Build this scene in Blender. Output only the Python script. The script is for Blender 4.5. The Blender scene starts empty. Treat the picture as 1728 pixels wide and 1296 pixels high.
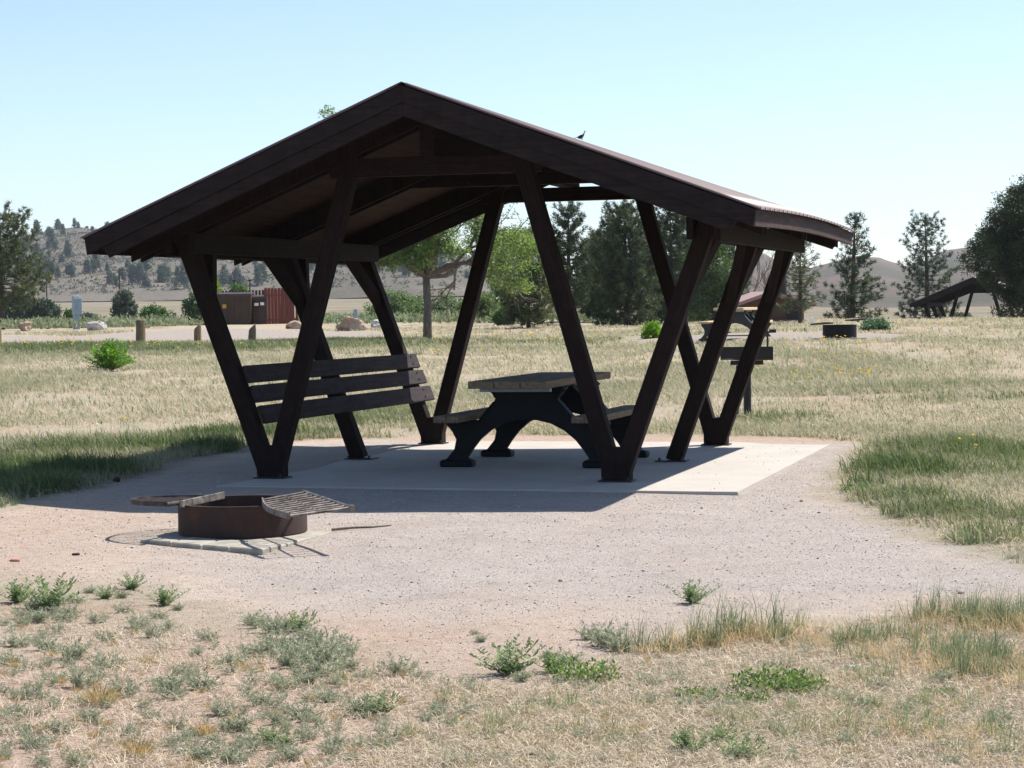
import bpy, bmesh, math
import numpy as np
from mathutils import Vector, Matrix
rad = math.radians
rng = np.random.default_rng(7)
scn = bpy.context.scene
COL = scn.collection

# ------------------------------------------------------------------ camera
F = 3500.0; IW, IH = 1728, 1296                 # focal length in photo pixels
PITCH, ROLL, EYE = 0.0376, -0.0148, 1.525
fw = np.array([0, math.cos(PITCH), -math.sin(PITCH)])
up0 = np.array([0, math.sin(PITCH), math.cos(PITCH)]); r0 = np.array([1., 0, 0])
cr = math.cos(ROLL)*r0 + math.sin(ROLL)*up0
cu = -math.sin(ROLL)*r0 + math.cos(ROLL)*up0
cam = bpy.data.objects.new('camera', bpy.data.cameras.new('camera')); COL.objects.link(cam)
cam.matrix_world = Matrix(((cr[0], cu[0], -fw[0], 0), (cr[1], cu[1], -fw[1], 0), (cr[2], cu[2], -fw[2], EYE), (0, 0, 0, 1)))
cam.data.sensor_width = 36; cam.data.lens = 36*F/IW
cam.data.clip_start = .1; cam.data.clip_end = 30000
scn.camera = cam
# ------------------------------------------------------------------ world, sun, exposure
SUN_EL, SUN_AZ = 53.4, 54.8                     # azimuth clockwise from +Y
world = bpy.data.worlds.new('World'); scn.world = world; world.use_nodes = True
wn = world.node_tree.nodes; wl = world.node_tree.links
sky = wn.new('ShaderNodeTexSky'); sky.sky_type = 'NISHITA'; sky.sun_disc = False
sky.sun_elevation = rad(SUN_EL); sky.sun_rotation = rad(SUN_AZ)
sky.altitude = 1600; sky.air_density = 1.0; sky.dust_density = 1.3; sky.ozone_density = 1.8
wn['Background'].inputs['Strength'].default_value = 0.10
wl.new(sky.outputs[0], wn['Background'].inputs[0])
sd = bpy.data.lights.new('sun', 'SUN'); sd.energy = 4.6; sd.angle = rad(.53); sd.color = (1, .955, .90)
so = bpy.data.objects.new('sun', sd); COL.objects.link(so)
sdir = Vector((math.sin(rad(SUN_AZ))*math.cos(rad(SUN_EL)), math.cos(rad(SUN_AZ))*math.cos(rad(SUN_EL)), math.sin(rad(SUN_EL))))
so.rotation_euler = sdir.to_track_quat('Z', 'Y').to_euler(); so.location = (30, 20, 60)
scn.view_settings.view_transform = 'Standard'; scn.view_settings.look = 'None'
scn.view_settings.exposure = 0.88; scn.view_settings.gamma = 1
scn.render.engine = 'CYCLES'
scn.cycles.volume_bounces = 0; scn.cycles.max_bounces = 8; scn.cycles.transparent_max_bounces = 8

# ------------------------------------------------------------------ helpers
def vnoise(x, y, s, seed=0):
    """smooth value noise 0..1"""
    x = np.asarray(x, float)/s + seed*17.31; y = np.asarray(y, float)/s - seed*9.17
    xi = np.floor(x); yi = np.floor(y); fx = x-xi; fy = y-yi
    fx = fx*fx*(3-2*fx); fy = fy*fy*(3-2*fy)
    def h(a, b):
        v = np.sin(a*127.1+b*311.7+seed*74.7)*43758.5453
        return v-np.floor(v)
    return (h(xi, yi)*(1-fx)+h(xi+1, yi)*fx)*(1-fy) + (h(xi, yi+1)*(1-fx)+h(xi+1, yi+1)*fx)*fy
def fbm(x, y, s, seed=0, o=4):
    t = 0; a = .5; w = 0
    for i in range(o):
        t = t + a*vnoise(x, y, s/2**i, seed+i*3); w += a; a *= .5
    return t/w
def sstep(a, b, x):
    t = np.clip((np.asarray(x, float)-a)/(b-a), 0, 1); return t*t*(3-2*t)

def tag(o, label=None, cat=None, group=None, kind=None):
    if label: o['label'] = label
    if cat: o['category'] = cat
    if group: o['group'] = group
    if kind: o['kind'] = kind
    return o
def empty(name, loc=(0, 0, 0), rz=0, label=None, cat=None, group=None):
    o = bpy.data.objects.new(name, None); COL.objects.link(o); o.empty_display_size = .2
    o.location = loc; o.rotation_euler = (0, 0, rz)
    return tag(o, label, cat, group)
def link(name, me, mat, parent=None):
    if mat is not None: me.materials.append(mat)
    o = bpy.data.objects.new(name, me); COL.objects.link(o)
    if parent: o.parent = parent
    return o
def mk(name, V, Fc, mat, parent=None, col=None, smooth=False, attrs=None):
    """numpy mesh: Fc (M,k) faces, col per-vertex rgb"""
    V = np.asarray(V, np.float32); Fc = np.asarray(Fc, np.int32); k = Fc.shape[1]
    me = bpy.data.meshes.new(name)
    me.vertices.add(len(V)); me.vertices.foreach_set('co', V.ravel())
    me.loops.add(Fc.size); me.loops.foreach_set('vertex_index', Fc.ravel())
    me.polygons.add(len(Fc)); me.polygons.foreach_set('loop_start', np.arange(0, Fc.size, k, dtype=np.int32))
    me.polygons.foreach_set('loop_total', np.full(len(Fc), k, np.int32))
    if smooth: me.polygons.foreach_set('use_smooth', np.ones(len(Fc), bool))
    me.update(calc_edges=True)
    if col is not None:
        a = me.color_attributes.new('Col', 'FLOAT_COLOR', 'POINT')
        a.data.foreach_set('color', np.c_[col, np.ones(len(V))].astype(np.float32).ravel())
    for n, d in (attrs or {}).items():
        a = me.attributes.new(n, 'FLOAT', 'POINT'); a.data.foreach_set('value', np.asarray(d, np.float32))
    return link(name, me, mat, parent)
def copy_tree(o, parent=None):
    c = o.copy(); COL.objects.link(c); c.parent = parent
    for ch in list(o.children): copy_tree(ch, c)
    return c
def from_bm(name, bm, mat, parent=None, smooth=False):
    me = bpy.data.meshes.new(name); bmesh.ops.recalc_face_normals(bm, faces=bm.faces[:]); bm.to_mesh(me); bm.free()
    if smooth: me.polygons.foreach_set('use_smooth', [True]*len(me.polygons))
    return link(name, me, mat, parent)
def add_box(bm, M, sx, sy, sz, bev=.006):
    r = bmesh.ops.create_cube(bm, size=1, matrix=M @ Matrix.Diagonal((sx, sy, sz, 1)))
    if bev:
        es = list({e for v in r['verts'] for e in v.link_edges})
        bmesh.ops.bevel(bm, geom=es, offset=bev, segments=1, affect='EDGES')
def frame(a, b, ref=(0, 1, 0)):
    a, b = Vector(a), Vector(b); z = (b-a).normalized(); y = Vector(ref); y = (y - z*y.dot(z)).normalized(); x = y.cross(z)
    return Matrix((( x.x, y.x, z.x, (a.x+b.x)/2), (x.y, y.y, z.y, (a.y+b.y)/2), (x.z, y.z, z.z, (a.z+b.z)/2), (0, 0, 0, 1)))
def beam(bm, a, b, wx, wy, ref=(0, 1, 0), bev=.006, ext=0):
    """timber from a to b; wy measured along ref, wx across"""
    a, b = Vector(a), Vector(b); d = (b-a).normalized()*ext
    add_box(bm, frame(a-d, b+d, ref), wx, wy, (b-a).length+2*ext, bev)
def beamo(name, a, b, wx, wy, mat, parent, ref=(0, 1, 0), bev=.006, ext=0):
    a, b = Vector(a), Vector(b); bm = bmesh.new(); add_box(bm, Matrix.Translation((0, 0, 0)), wx, wy, (b-a).length+2*ext, bev)
    o = from_bm(name, bm, mat, parent); o.matrix_basis = frame(a, b, ref); return o
def tube(bm, pts, rr, seg=10, cap=True):
    pts = [Vector(p) for p in pts]; rings = []
    if not hasattr(rr, '__len__'): rr = [rr]*len(pts)
    x = None
    for i, p in enumerate(pts):
        d = (pts[min(i+1, len(pts)-1)]-pts[max(i-1, 0)]).normalized()
        if x is None: x = d.orthogonal().normalized()
        x = (x - d*x.dot(d)).normalized(); y = d.cross(x)
        rings.append([bm.verts.new(p + (x*math.cos(t)+y*math.sin(t))*rr[i]) for t in [2*math.pi*k/seg for k in range(seg)]])
    for a, b in zip(rings, rings[1:]):
        for k in range(seg): bm.faces.new((a[k], a[(k+1) % seg], b[(k+1) % seg], b[k]))
    if cap: bm.faces.new(rings[0][::-1]); bm.faces.new(rings[-1])
def prism(bm, poly, y0, y1, bev=0):
    """polygon in x,z extruded along y"""
    a = [bm.verts.new((p[0], y0, p[1])) for p in poly]; b = [bm.verts.new((p[0], y1, p[1])) for p in poly]
    n = len(poly); fs = [bm.faces.new(a), bm.faces.new(b[::-1])]
    for i in range(n): bm.faces.new((a[i], a[(i+1) % n], b[(i+1) % n], b[i]))
    if bev:
        es = [e for f in fs for e in f.edges]; bmesh.ops.bevel(bm, geom=list(set(es)), offset=bev, segments=1, affect='EDGES')

# ------------------------------------------------------------------ materials
def new_mat(name):
    m = bpy.data.materials.new(name); m.use_nodes = True; nt = m.node_tree
    return m, nt, nt.nodes, nt.links, nt.nodes['Principled BSDF']
def nz(nt, scale, detail=5, rough=.6, coord='Object', stretch=None, dist=0):
    tc = nt.nodes.new('ShaderNodeTexCoord'); n = nt.nodes.new('ShaderNodeTexNoise')
    n.inputs['Scale'].default_value = scale; n.inputs['Detail'].default_value = detail; n.inputs['Roughness'].default_value = rough
    n.inputs['Distortion'].default_value = dist
    if stretch:
        mp = nt.nodes.new('ShaderNodeMapping'); mp.inputs['Scale'].default_value = stretch
        nt.links.new(tc.outputs[coord], mp.inputs[0]); nt.links.new(mp.outputs[0], n.inputs[0])
    else: nt.links.new(tc.outputs[coord], n.inputs[0])
    return n.outputs['Fac']
def ramp(nt, fac, stops):
    r = nt.nodes.new('ShaderNodeValToRGB'); e = r.color_ramp.elements
    while len(e) < len(stops): e.new(.5)
    for i, (p, c) in enumerate(stops): e[i].position = p; e[i].color = (*c, 1) if len(c) == 3 else c
    nt.links.new(fac, r.inputs[0]); return r.outputs[0]
def mix(nt, f, a, b, mode='MIX'):
    m = nt.nodes.new('ShaderNodeMix'); m.data_type = 'RGBA'; m.blend_type = mode
    for k, v in ((0, f), (6, a), (7, b)):
        if isinstance(v, (int, float)): m.inputs[k].default_value = v
        elif isinstance(v, tuple): m.inputs[k].default_value = (*v, 1)
        else: nt.links.new(v, m.inputs[k])
    return m.outputs[2]
def math_n(nt, op, a, b=0, clamp=False):
    m = nt.nodes.new('ShaderNodeMath'); m.operation = op; m.use_clamp = clamp
    for k, v in ((0, a), (1, b)):
        if isinstance(v, (int, float)): m.inputs[k].default_value = v
        else: nt.links.new(v, m.inputs[k])
    return m.outputs[0]
def bump(nt, h, strength, dist=.01, normal=None):
    b = nt.nodes.new('ShaderNodeBump'); b.inputs['Strength'].default_value = strength; b.inputs['Distance'].default_value = dist
    nt.links.new(h, b.inputs['Height'])
    if normal: nt.links.new(normal, b.inputs['Normal'])
    return b.outputs[0]
def noisy(name, c1, c2, scale=6, rough=.85, bstr=.3, bdist=.005, stretch=None, spec=.3, metal=0, detail=6, lo=.35, hi=.65):
    m, nt, N, Lk, P = new_mat(name)
    f = nz(nt, scale, detail, .65, stretch=stretch)
    Lk.new(ramp(nt, f, [(lo, c1), (hi, c2)]), P.inputs['Base Color'])
    P.inputs['Roughness'].default_value = rough; P.inputs['Specular IOR Level'].default_value = spec; P.inputs['Metallic'].default_value = metal
    if bstr: Lk.new(bump(nt, nz(nt, scale*6, 4, .7, stretch=stretch), bstr, bdist), P.inputs['Normal'])
    return m
M = {}
def wood(name, c1, c2, c3, rough=.85, spec=.14, st=(1, 1, .05)):
    m, nt, N, Lk, P = new_mat(name)
    g = nz(nt, 9, 6, .7); g2 = nz(nt, 38, 6, .75, stretch=st, dist=.4)
    base = ramp(nt, g, [(.3, c1), (.7, c2)])
    worn = ramp(nt, nz(nt, 22, 7, .85, dist=1.5), [(.58, (0, 0, 0)), (.72, (1, 1, 1))])
    gr = ramp(nt, g2, [(.3, (.55, .55, .55)), (.5, (.95, .95, .95)), (.72, (1.5, 1.45, 1.4))])
    Lk.new(mix(nt, 1.0, mix(nt, worn, base, c3), gr, 'MULTIPLY'), P.inputs['Base Color'])
    P.inputs['Roughness'].default_value = rough; P.inputs['Specular IOR Level'].default_value = spec
    Lk.new(bump(nt, g2, .5, .004), P.inputs['Normal']); return m
M['timber'] = wood('dark_stained_timber', (.0125, .0074, .0066), (.021, .0128, .0115), (.042, .029, .026))
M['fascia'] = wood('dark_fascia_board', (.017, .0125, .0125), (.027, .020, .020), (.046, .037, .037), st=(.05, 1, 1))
M['eave'] = wood('lighter_fascia_board', (.055, .037, .034), (.08, .055, .050), (.11, .08, .073), st=(1, .05, 1))  # lighter fascia tone, used on the right eave board only
M['deck'] = wood('roof_boards', (.030, .015, .011), (.045, .022, .016), (.03, .017, .012), st=(1, .05, 1))
M['bench'] = wood('bench_board', (.036, .029, .031), (.056, .046, .048), (.11, .09, .088), st=(1, .05, 1))
M['steel_dark'] = noisy('dark_painted_steel', (.010, .008, .008), (.019, .015, .0145), 12, .55, .2, .002, spec=.5)
M['black_iron'] = noisy('black_coated_frame', (.004, .0045, .006), (.007, .008, .0105), 8, .6, .15, .002, spec=.2)
M['frame2'] = noisy('dark_slate_frame', (.012, .014, .02), (.02, .024, .032), 8, .5, .15, .002, spec=.5)
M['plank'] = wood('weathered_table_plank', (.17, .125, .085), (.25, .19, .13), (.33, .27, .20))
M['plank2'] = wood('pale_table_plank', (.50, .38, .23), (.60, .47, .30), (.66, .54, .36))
M['concrete_block'] = noisy('fire_pit_block', (.24, .22, .18), (.38, .35, .29), 9, .95, .6, .006)
M['galv'] = noisy('galvanised_pedestal', (.23, .30, .35), (.30, .37, .42), 5, .5, .1, .002)
M['white'] = noisy('white_label', (.7, .75, .8), (.8, .84, .88), 5, .6, 0)
M['yellow'] = noisy('yellow_sticker', (.45, .28, .02), (.55, .36, .03), 5, .6, 0)
M['dumpster'] = noisy('dumpster_paint', (.046, .027, .015), (.065, .040, .023), 3, .6, .2, .01)
M['redfence'] = noisy('red_brown_picket', (.12, .036, .025), (.17, .054, .037), 5, .85, .3, .006, stretch=(3, 3, .4))
M['toilet_wall'] = noisy('brown_block_wall', (.11, .06, .042), (.15, .085, .06), 4, .9, .4, .01)
M['toilet_roof'] = noisy('pink_brown_roof', (.30, .19, .165), (.38, .25, .22), 3, .6, .2, .01)
M['bark'] = noisy('tree_bark', (.05, .037, .03), (.13, .10, .082), 12, .95, .9, .02, stretch=(1, 1, .25))
M['bark_pale'] = noisy('pale_bark', (.12, .095, .078), (.24, .20, .17), 14, .95, .8, .015, stretch=(1, 1, .25))
M['deadwood'] = noisy('grey_dead_branches', (.16, .14, .13), (.24, .21, .19), 10, .95, .3, .01)
M['pole'] = noisy('utility_pole_wood', (.05, .037, .03), (.08, .06, .05), 3, .9, .2, .01, stretch=(1, 1, .2))
M['bollard'] = noisy('weathered_post', (.10, .075, .05), (.26, .19, .11), 10, .95, .8, .015, stretch=(1, 1, .2))
M['boulder'] = noisy('pink_tan_boulder', (.30, .19, .13), (.52, .42, .33), 2.2, .95, .8, .05)
M['boulder_grey'] = noisy('pale_grey_boulder', (.36, .34, .31), (.58, .55, .5), 2.2, .95, .8, .05)
M['stone'] = noisy('small_stone', (.28, .2, .16), (.5, .43, .38), 30, .95, .5, .004)
M['brick'] = noisy('orange_stone', (.33, .10, .05), (.42, .16, .08), 30, .95, .5, .004)
M['cone'] = noisy('pine_cone', (.03, .015, .01), (.07, .035, .02), 60, .9, .5, .004)
M['ash'] = noisy('ash', (.06, .055, .05), (.18, .17, .16), 12, 1, .8, .02)
M['grate2'] = noisy('sooty_grate_steel', (.03, .022, .019), (.12, .10, .09), 14, .7, .3, .003, metal=.2)
M['bird'] = noisy('grey_feathers', (.05, .05, .06), (.14, .14, .15), 40, .8, .2, .002)
M['bird_pale'] = noisy('buff_breast', (.20, .16, .14), (.28, .23, .20), 40, .8, .2, .002)
def metal_roof():
    m, nt, N, Lk, P = new_mat('brown_metal_roof')
    Lk.new(ramp(nt, nz(nt, 3, 5), [(.3, (.095, .055, .053)), (.7, (.135, .082, .079))]), P.inputs['Base Color'])
    P.inputs['Roughness'].default_value = .5; P.inputs['Specular IOR Level'].default_value = .5; return m
M['roof'] = metal_roof()
def rust_mat():
    m, nt, N, Lk, P = new_mat('rusty_steel')
    a = ramp(nt, nz(nt, 5, 8, .7), [(.3, (.022, .014, .012)), (.55, (.045, .021, .015)), (.8, (.11, .042, .022))])
    Lk.new(mix(nt, ramp(nt, nz(nt, 35, 5, .8), [(.55, (0, 0, 0)), (.7, (1, 1, 1))]), a, (.03, .022, .02)), P.inputs['Base Color'])
    P.inputs['Roughness'].default_value = .85; Lk.new(bump(nt, nz(nt, 70, 5, .8), .5, .003), P.inputs['Normal']); return m
M['rust'] = rust_mat()
M['grate'] = noisy('worn_grate_steel', (.06, .045, .037), (.26, .23, .21), 14, .6, .3, .003, metal=.3)
def concrete():
    m, nt, N, Lk, P = new_mat('slab_concrete')
    a = ramp(nt, nz(nt, 1.3, 8, .65), [(.3, (.37, .335, .29)), (.7, (.46, .42, .37))])
    st = ramp(nt, nz(nt, 28, 6, .8, dist=.6), [(.62, (0, 0, 0)), (.76, (1, 1, 1))])
    Lk.new(mix(nt, st, a, (.30, .27, .24)), P.inputs['Base Color'])
    P.inputs['Roughness'].default_value = .92; Lk.new(bump(nt, nz(nt, 120, 6, .8), .35, .003), P.inputs['Normal']); return m
M['slab'] = concrete()
def leafmat(name, rough=.6, trans=.35, tint=1.0):
    m, nt, N, Lk, P = new_mat(name)
    at = N.new('ShaderNodeAttribute'); at.attribute_name = 'Col'
    P.inputs['Roughness'].default_value = rough; P.inputs['Specular IOR Level'].default_value = .35
    Lk.new(at.outputs['Color'], P.inputs['Base Color'])
    tr = N.new('ShaderNodeBsdfTranslucent'); ms = N.new('ShaderNodeMixShader'); ms.inputs[0].default_value = trans
    hs = N.new('ShaderNodeHueSaturation'); hs.inputs['Saturation'].default_value = 1.15; hs.inputs['Value'].default_value = 1.3*tint
    Lk.new(at.outputs['Color'], hs.inputs['Color']); Lk.new(hs.outputs[0], tr.inputs[0])
    Lk.new(P.outputs[0], ms.inputs[1]); Lk.new(tr.outputs[0], ms.inputs[2])
    Lk.new(ms.outputs[0], N['Material Output'].inputs['Surface']); return m
M['leaf'] = leafmat('leaves', .55, .38)
M['needle'] = leafmat('needles', .6, .22)
M['grass'] = leafmat('grass_blades', .65, .35)
M['straw'] = leafmat('dry_straw', .8, .1)
M['pebble'] = leafmat('pebbles', .95, 0.0)

# ------------------------------------------------------------------ shelter frame of reference
YAW = .2854
O = np.array([-.641, 18.244, 0]); HW, LEN = 1.598, 4.575
Vd = np.array([math.sin(YAW), math.cos(YAW), 0]); Ud = np.array([math.cos(YAW), -math.sin(YAW), 0])
def S(u, v, z=0.): return tuple(O+Ud*u+Vd*v+np.array([0, 0, z]))
# ------------------------------------------------------------------ terrain
_Dl = [0, 11, 14.5, 17, 19, 24, 35, 45, 60, 75, 97, 130, 200, 330, 450, 700, 1200, 9000]
_Zl = [-.12, -.11, -.050, -.012, -.004, .0, .12, .3, .5, .65, .82, .5, .0, .15, 2., 5.2, 7, 7]
_Dr = [0, 11, 14.5, 17, 19, 24, 35, 45, 52, 65, 75, 86, 97, 130, 200, 450, 900, 9000]
_Zr = [-.12, -.11, -.070, -.020, -.008, .01, .2, .47, .64, .78, .80, .1, -.95, -1.1, -1.2, 0, 4, 6]
def ground_z(x, y, micro=True):
    x = np.asarray(x, float); y = np.asarray(y, float); d = np.hypot(x, y)
    k = sstep(.02, .13, x/np.maximum(np.abs(y), 1.))*(y > 0)
    zl = np.interp(d, _Dl, _Zl); zr = np.interp(d, _Dr, _Zr)
    z = zl*(1-k)+zr*k
    if micro:
        amp = sstep(19, 40, d)
        z = z + (fbm(x, y, 7, 3)-.5)*.18*amp*sstep(1e4, 600, d)
        z = z + (fbm(x, y, .9, 5, 3)-.5)*.028*(1-.5*amp)*off_slab(x, y)
    return z
def off_slab(x, y):
    u = (x-O[0])*Ud[0]+(y-O[1])*Ud[1]; v = (x-O[0])*Vd[0]+(y-O[1])*Vd[1]
    du = np.maximum(np.abs(u-.50)-2.31, 0); dv = np.maximum(np.abs(v-2.13)-2.95, 0)
    return sstep(.0, .5, np.hypot(du, dv))
def gz(x, y): return float(ground_z(x, y))
def ray(px, py):
    d = fw*F + cr*(px-IW/2) - cu*(py-IH/2); return d
def G(px, py):
    """ground point under photo pixel"""
    d = ray(px, py); D = 5.
    C = np.array([0, 0, EYE]); t0 = None
    ts = np.geomspace(4, 4000, 900)/d[1]
    P = C+ts[:, None]*d; h = P[:, 2]-ground_z(P[:, 0], P[:, 1], False)
    i = int(np.argmax(h < 0)) if (h < 0).any() else len(ts)-1
    if i == 0: i = 1
    a, b = ts[i-1], ts[i]; ha, hb = h[i-1], h[i]; t = a+(b-a)*ha/max(ha-hb, 1e-9)
    p = C+t*d; return np.array([p[0], p[1], gz(p[0], p[1])])
def at(px, D):
    """ground point in photo column px at distance D"""
    x = (px-IW/2)/F*D; return np.array([x, D, gz(x, D)])
def topz(py, px, D):
    d = ray(px, py); return EYE + d[2]/d[1]*D
def mpp(D): return D/F

def poly_world(pts): return np.array([G(*p)[:2] for p in pts])
def sdist(px, py, poly):
    """signed distance, positive inside"""
    px = np.asarray(px, float); py = np.asarray(py, float); best = np.full(px.shape, 1e9); ins = np.zeros(px.shape, bool)
    n = len(poly)
    for i in range(n):
        a = poly[i]; b = poly[(i+1) % n]; e = b-a; L2 = e@e+1e-12
        t = np.clip(((px-a[0])*e[0]+(py-a[1])*e[1])/L2, 0, 1)
        best = np.minimum(best, np.hypot(px-a[0]-t*e[0], py-a[1]-t*e[1]))
        c = ((a[1] > py) != (b[1] > py))
        with np.errstate(divide='ignore', invalid='ignore'):
            ins ^= c & (px < (b[0]-a[0])*(py-a[1])/(b[1]-a[1]+1e-12)+a[0])
    return np.where(ins, best, -best)
GRAVEL = poly_world([(-900, 885), (-100, 868), (0, 856), (60, 838), (150, 820), (250, 792), (420, 752), (520, 741), (690, 737), (830, 733), (1240, 736), (1330, 737), (1480, 748), (1435, 790), (1425, 838), (1500, 862), (1580, 905), (1660, 925), (1900, 990), (2300, 1020), (2300, 1060), (1650, 1024), (1480, 1050), (1300, 1066), (1200, 1080), (1100, 1100), (1000, 1120), (860, 1155), (700, 1135), (600, 1095), (430, 1080), (300, 1040), (240, 990), (0, 978), (-900, 1010)])
ROAD = poly_world([(-60, 578), (110, 583), (300, 579), (480, 573), (640, 566), (720, 563), (700, 558), (560, 558), (420, 556), (300, 557), (140, 566), (-60, 566)])
PAD = poly_world([(1030, 578), (1180, 577), (1330, 574), (1500, 574), (1560, 566), (1480, 563), (1330, 562), (1180, 565), (1060, 568)])
def g_grav(x, y): return sdist(x, y, GRAVEL)
def g_road(x, y): return np.maximum(sdist(x, y, ROAD), sdist(x, y, PAD))
# lush green patches: (px, py, half width m, half depth m, strength)
GREEN = [(60, 803, 1.5, .85, 1.), (250, 762, 1.7, .85, 1.), (420, 738, 1.1, .8, .9), (-80, 830, 1.4, 1., 1.), (590, 715, 1.0, .9, .6), (110, 752, 1.5, 1.1, .28),
         (1530, 800, .55, .8, 1.), (1540, 845, .40, .4, .6), (1620, 870, .5, .4, .45), (1490, 845, .25, .3, .5), (1690, 915, .5, .4, .35), (1650, 800, .5, .5, .45), (1600, 765, .8, 1.2, .8), (1700, 775, .8, 1.4, .6), (1460, 825, .15, .18, .8), (1590, 870, .5, .45, .6), (1700, 880, .6, .5, .4), (1850, 800, 1.0, 1.4, .5), (1900, 940, .8, .6, .4), (-250, 600, 7, 4, .8), (-260, 800, 1.5, 1.0, .8), (1310, 708, .7, .9, .5),
         (60, 590, 6, 4, .9), (250, 592, 6, 3, .8), (430, 588, 6, 3, .8), (620, 582, 6, 3, .7), (850, 580, 8, 3, .5), (650, 700, 1.2, 1.6, .5), (790, 592, 4, 2, .3), (1180, 620, 2, 3, .15),
         (1560, 658, 2.6, 1.0, .38), (1700, 674, 2.0, .8, .35), (1420, 600, 2, 2, .15), (560, 650, 2, 3, .2)]
GW = [(*G(a, b)[:2], c, d, e) for a, b, c, d, e in GREEN]
def green_at(x, y):
    g = np.zeros(np.shape(x))
    for cx, cy, a, b, s in GW:
        g = np.maximum(g, s*np.exp(-(((x-cx)/a)**2+((y-cy)/b)**2)**1.5))
    return g
# ground mesh: polar sheet, fine inside the camera's field
az_f = np.arange(-20, 20.01, .2); az_c = np.concatenate([np.arange(20+2.5, 340-1, 2.5)])
azs = np.radians(np.concatenate([az_f, az_c]))
rr_ = [0.6]
while rr_[-1] < 3900:
    r = rr_[-1]
    rr_.append(r*(1+(.05 if r < 6 else .0045 if r < 24 else .009 if r < 100 else .05)))
rr_ = np.array(rr_); na = len(azs); nr = len(rr_)
A, R = np.meshgrid(azs, rr_); X = (R*np.sin(A)).ravel(); Y = (R*np.cos(A)).ravel()
Z = ground_z(X, Y)
V = np.c_[X, Y, Z]; V = np.vstack([V, [0, 0, -.12]])
i, j = np.meshgrid(np.arange(nr-1), np.arange(na), indexing='ij'); j2 = (j+1) % na
Q = np.stack([i*na+j, i*na+j2, (i+1)*na+j2, (i+1)*na+j], -1).reshape(-1, 4)[:, ::-1]
xx, yy = V[:, 0], V[:, 1]
gm, nt, N, Lk, P = new_mat('ground_mat')
def attr(nt, n):
    a = nt.nodes.new('ShaderNodeAttribute'); a.attribute_name = n; return a.outputs['Fac']
n_b = nz(nt, .9, 6, .65); n_f = nz(nt, 14, 8, .75); n_ff = nz(nt, 70, 6, .8); n_e = nz(nt, 2.2, 7, .7)
edge = math_n(nt, 'MULTIPLY', math_n(nt, 'SUBTRACT', n_e, .5), 1.3)
mg = math_n(nt, 'MULTIPLY', math_n(nt, 'ADD', attr(nt, 'grav'), edge), 3.0, True)
mr = math_n(nt, 'MULTIPLY', math_n(nt, 'ADD', attr(nt, 'road'), math_n(nt, 'MULTIPLY', edge, 1.5)), 2.0, True)
# grey-pink crushed gravel, with sandier drifts where the noise says so
vor = N.new('ShaderNodeTexVoronoi'); tcg = N.new('ShaderNodeTexCoord'); vor.inputs['Scale'].default_value = 95; Lk.new(tcg.outputs['Object'], vor.inputs[0])
vcol = N.new('ShaderNodeSeparateColor'); Lk.new(vor.outputs['Color'], vcol.inputs[0])
grav = ramp(nt, vcol.outputs[0], [(0, (.24, .20, .175)), (.25, (.37, .323, .285)), (.7, (.45, .398, .352)), (1, (.57, .51, .465))])
grav = mix(nt, .5, grav, ramp(nt, n_ff, [(.3, (.30, .255, .23)), (.6, (.48, .42, .38))]))
sand = ramp(nt, n_f, [(.25, (.38, .305, .245)), (.5, (.49, .41, .34)), (.75, (.57, .49, .42))])
sandm = math_n(nt, 'MULTIPLY', math_n(nt, 'ADD', attr(nt, 'sandy'), math_n(nt, 'MULTIPLY', math_n(nt, 'SUBTRACT', n_b, .5), 1.4)), 1.6, True)
bare = mix(nt, sandm, grav, sand)
bare = mix(nt, 1.0, bare, ramp(nt, nz(nt, 1.7, 8, .72, dist=.8), [(.3, (.92, .905, .885)), (.5, (1.06, 1.055, 1.035)), (.7, (1.17, 1.165, 1.14))]), 'MULTIPLY')
red = ramp(nt, n_f, [(.25, (.35, .235, .165)), (.5, (.48, .355, .27)), (.75, (.57, .45, .365))])
bare = mix(nt, math_n(nt, 'MULTIPLY', math_n(nt, 'ADD', attr(nt, 'redness'), math_n(nt, 'MULTIPLY', math_n(nt, 'SUBTRACT', n_b, .5), .8)), 1.3, True), bare, red)
thatch = ramp(nt, n_f, [(.25, (.25, .205, .14)), (.45, (.37, .315, .225)), (.7, (.47, .40, .30))])
thatch = mix(nt, math_n(nt, 'MULTIPLY', attr(nt, 'green'), .8, True), thatch, (.10, .13, .045))
thatch = mix(nt, ramp(nt, nz(nt, .5, 6, .7), [(.52, (0, 0, 0)), (.62, (1, 1, 1))]), thatch, ramp(nt, n_f, [(.3, (.33, .235, .165)), (.7, (.46, .35, .26))]))
farc = ramp(nt, nz(nt, .03, 7, .7), [(.35, (.155, .14, .085)), (.65, (.25, .205, .15))])
c = mix(nt, attr(nt, 'far'), thatch, farc)
c = mix(nt, mr, c, ramp(nt, n_ff, [(.3, (.27, .23, .195)), (.7, (.41, .36, .31))]))
c = mix(nt, math_n(nt, 'MAXIMUM', mg, attr(nt, 'redness')), c, bare)
Lk.new(c, P.inputs['Base Color']); P.inputs['Roughness'].default_value = 1; P.inputs['Specular IOR Level'].default_value = .1
b0 = bump(nt, nz(nt, 4.5, 5, .6, dist=1.2), .55, .05); b1 = bump(nt, n_f, .7, .03, b0); b2 = bump(nt, vor.outputs['Distance'], .55, .02, b1); Lk.new(bump(nt, n_ff, .8, .012, b2), P.inputs['Normal'])
gv = g_grav(xx, yy)
D_ = np.hypot(xx, yy)
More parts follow.
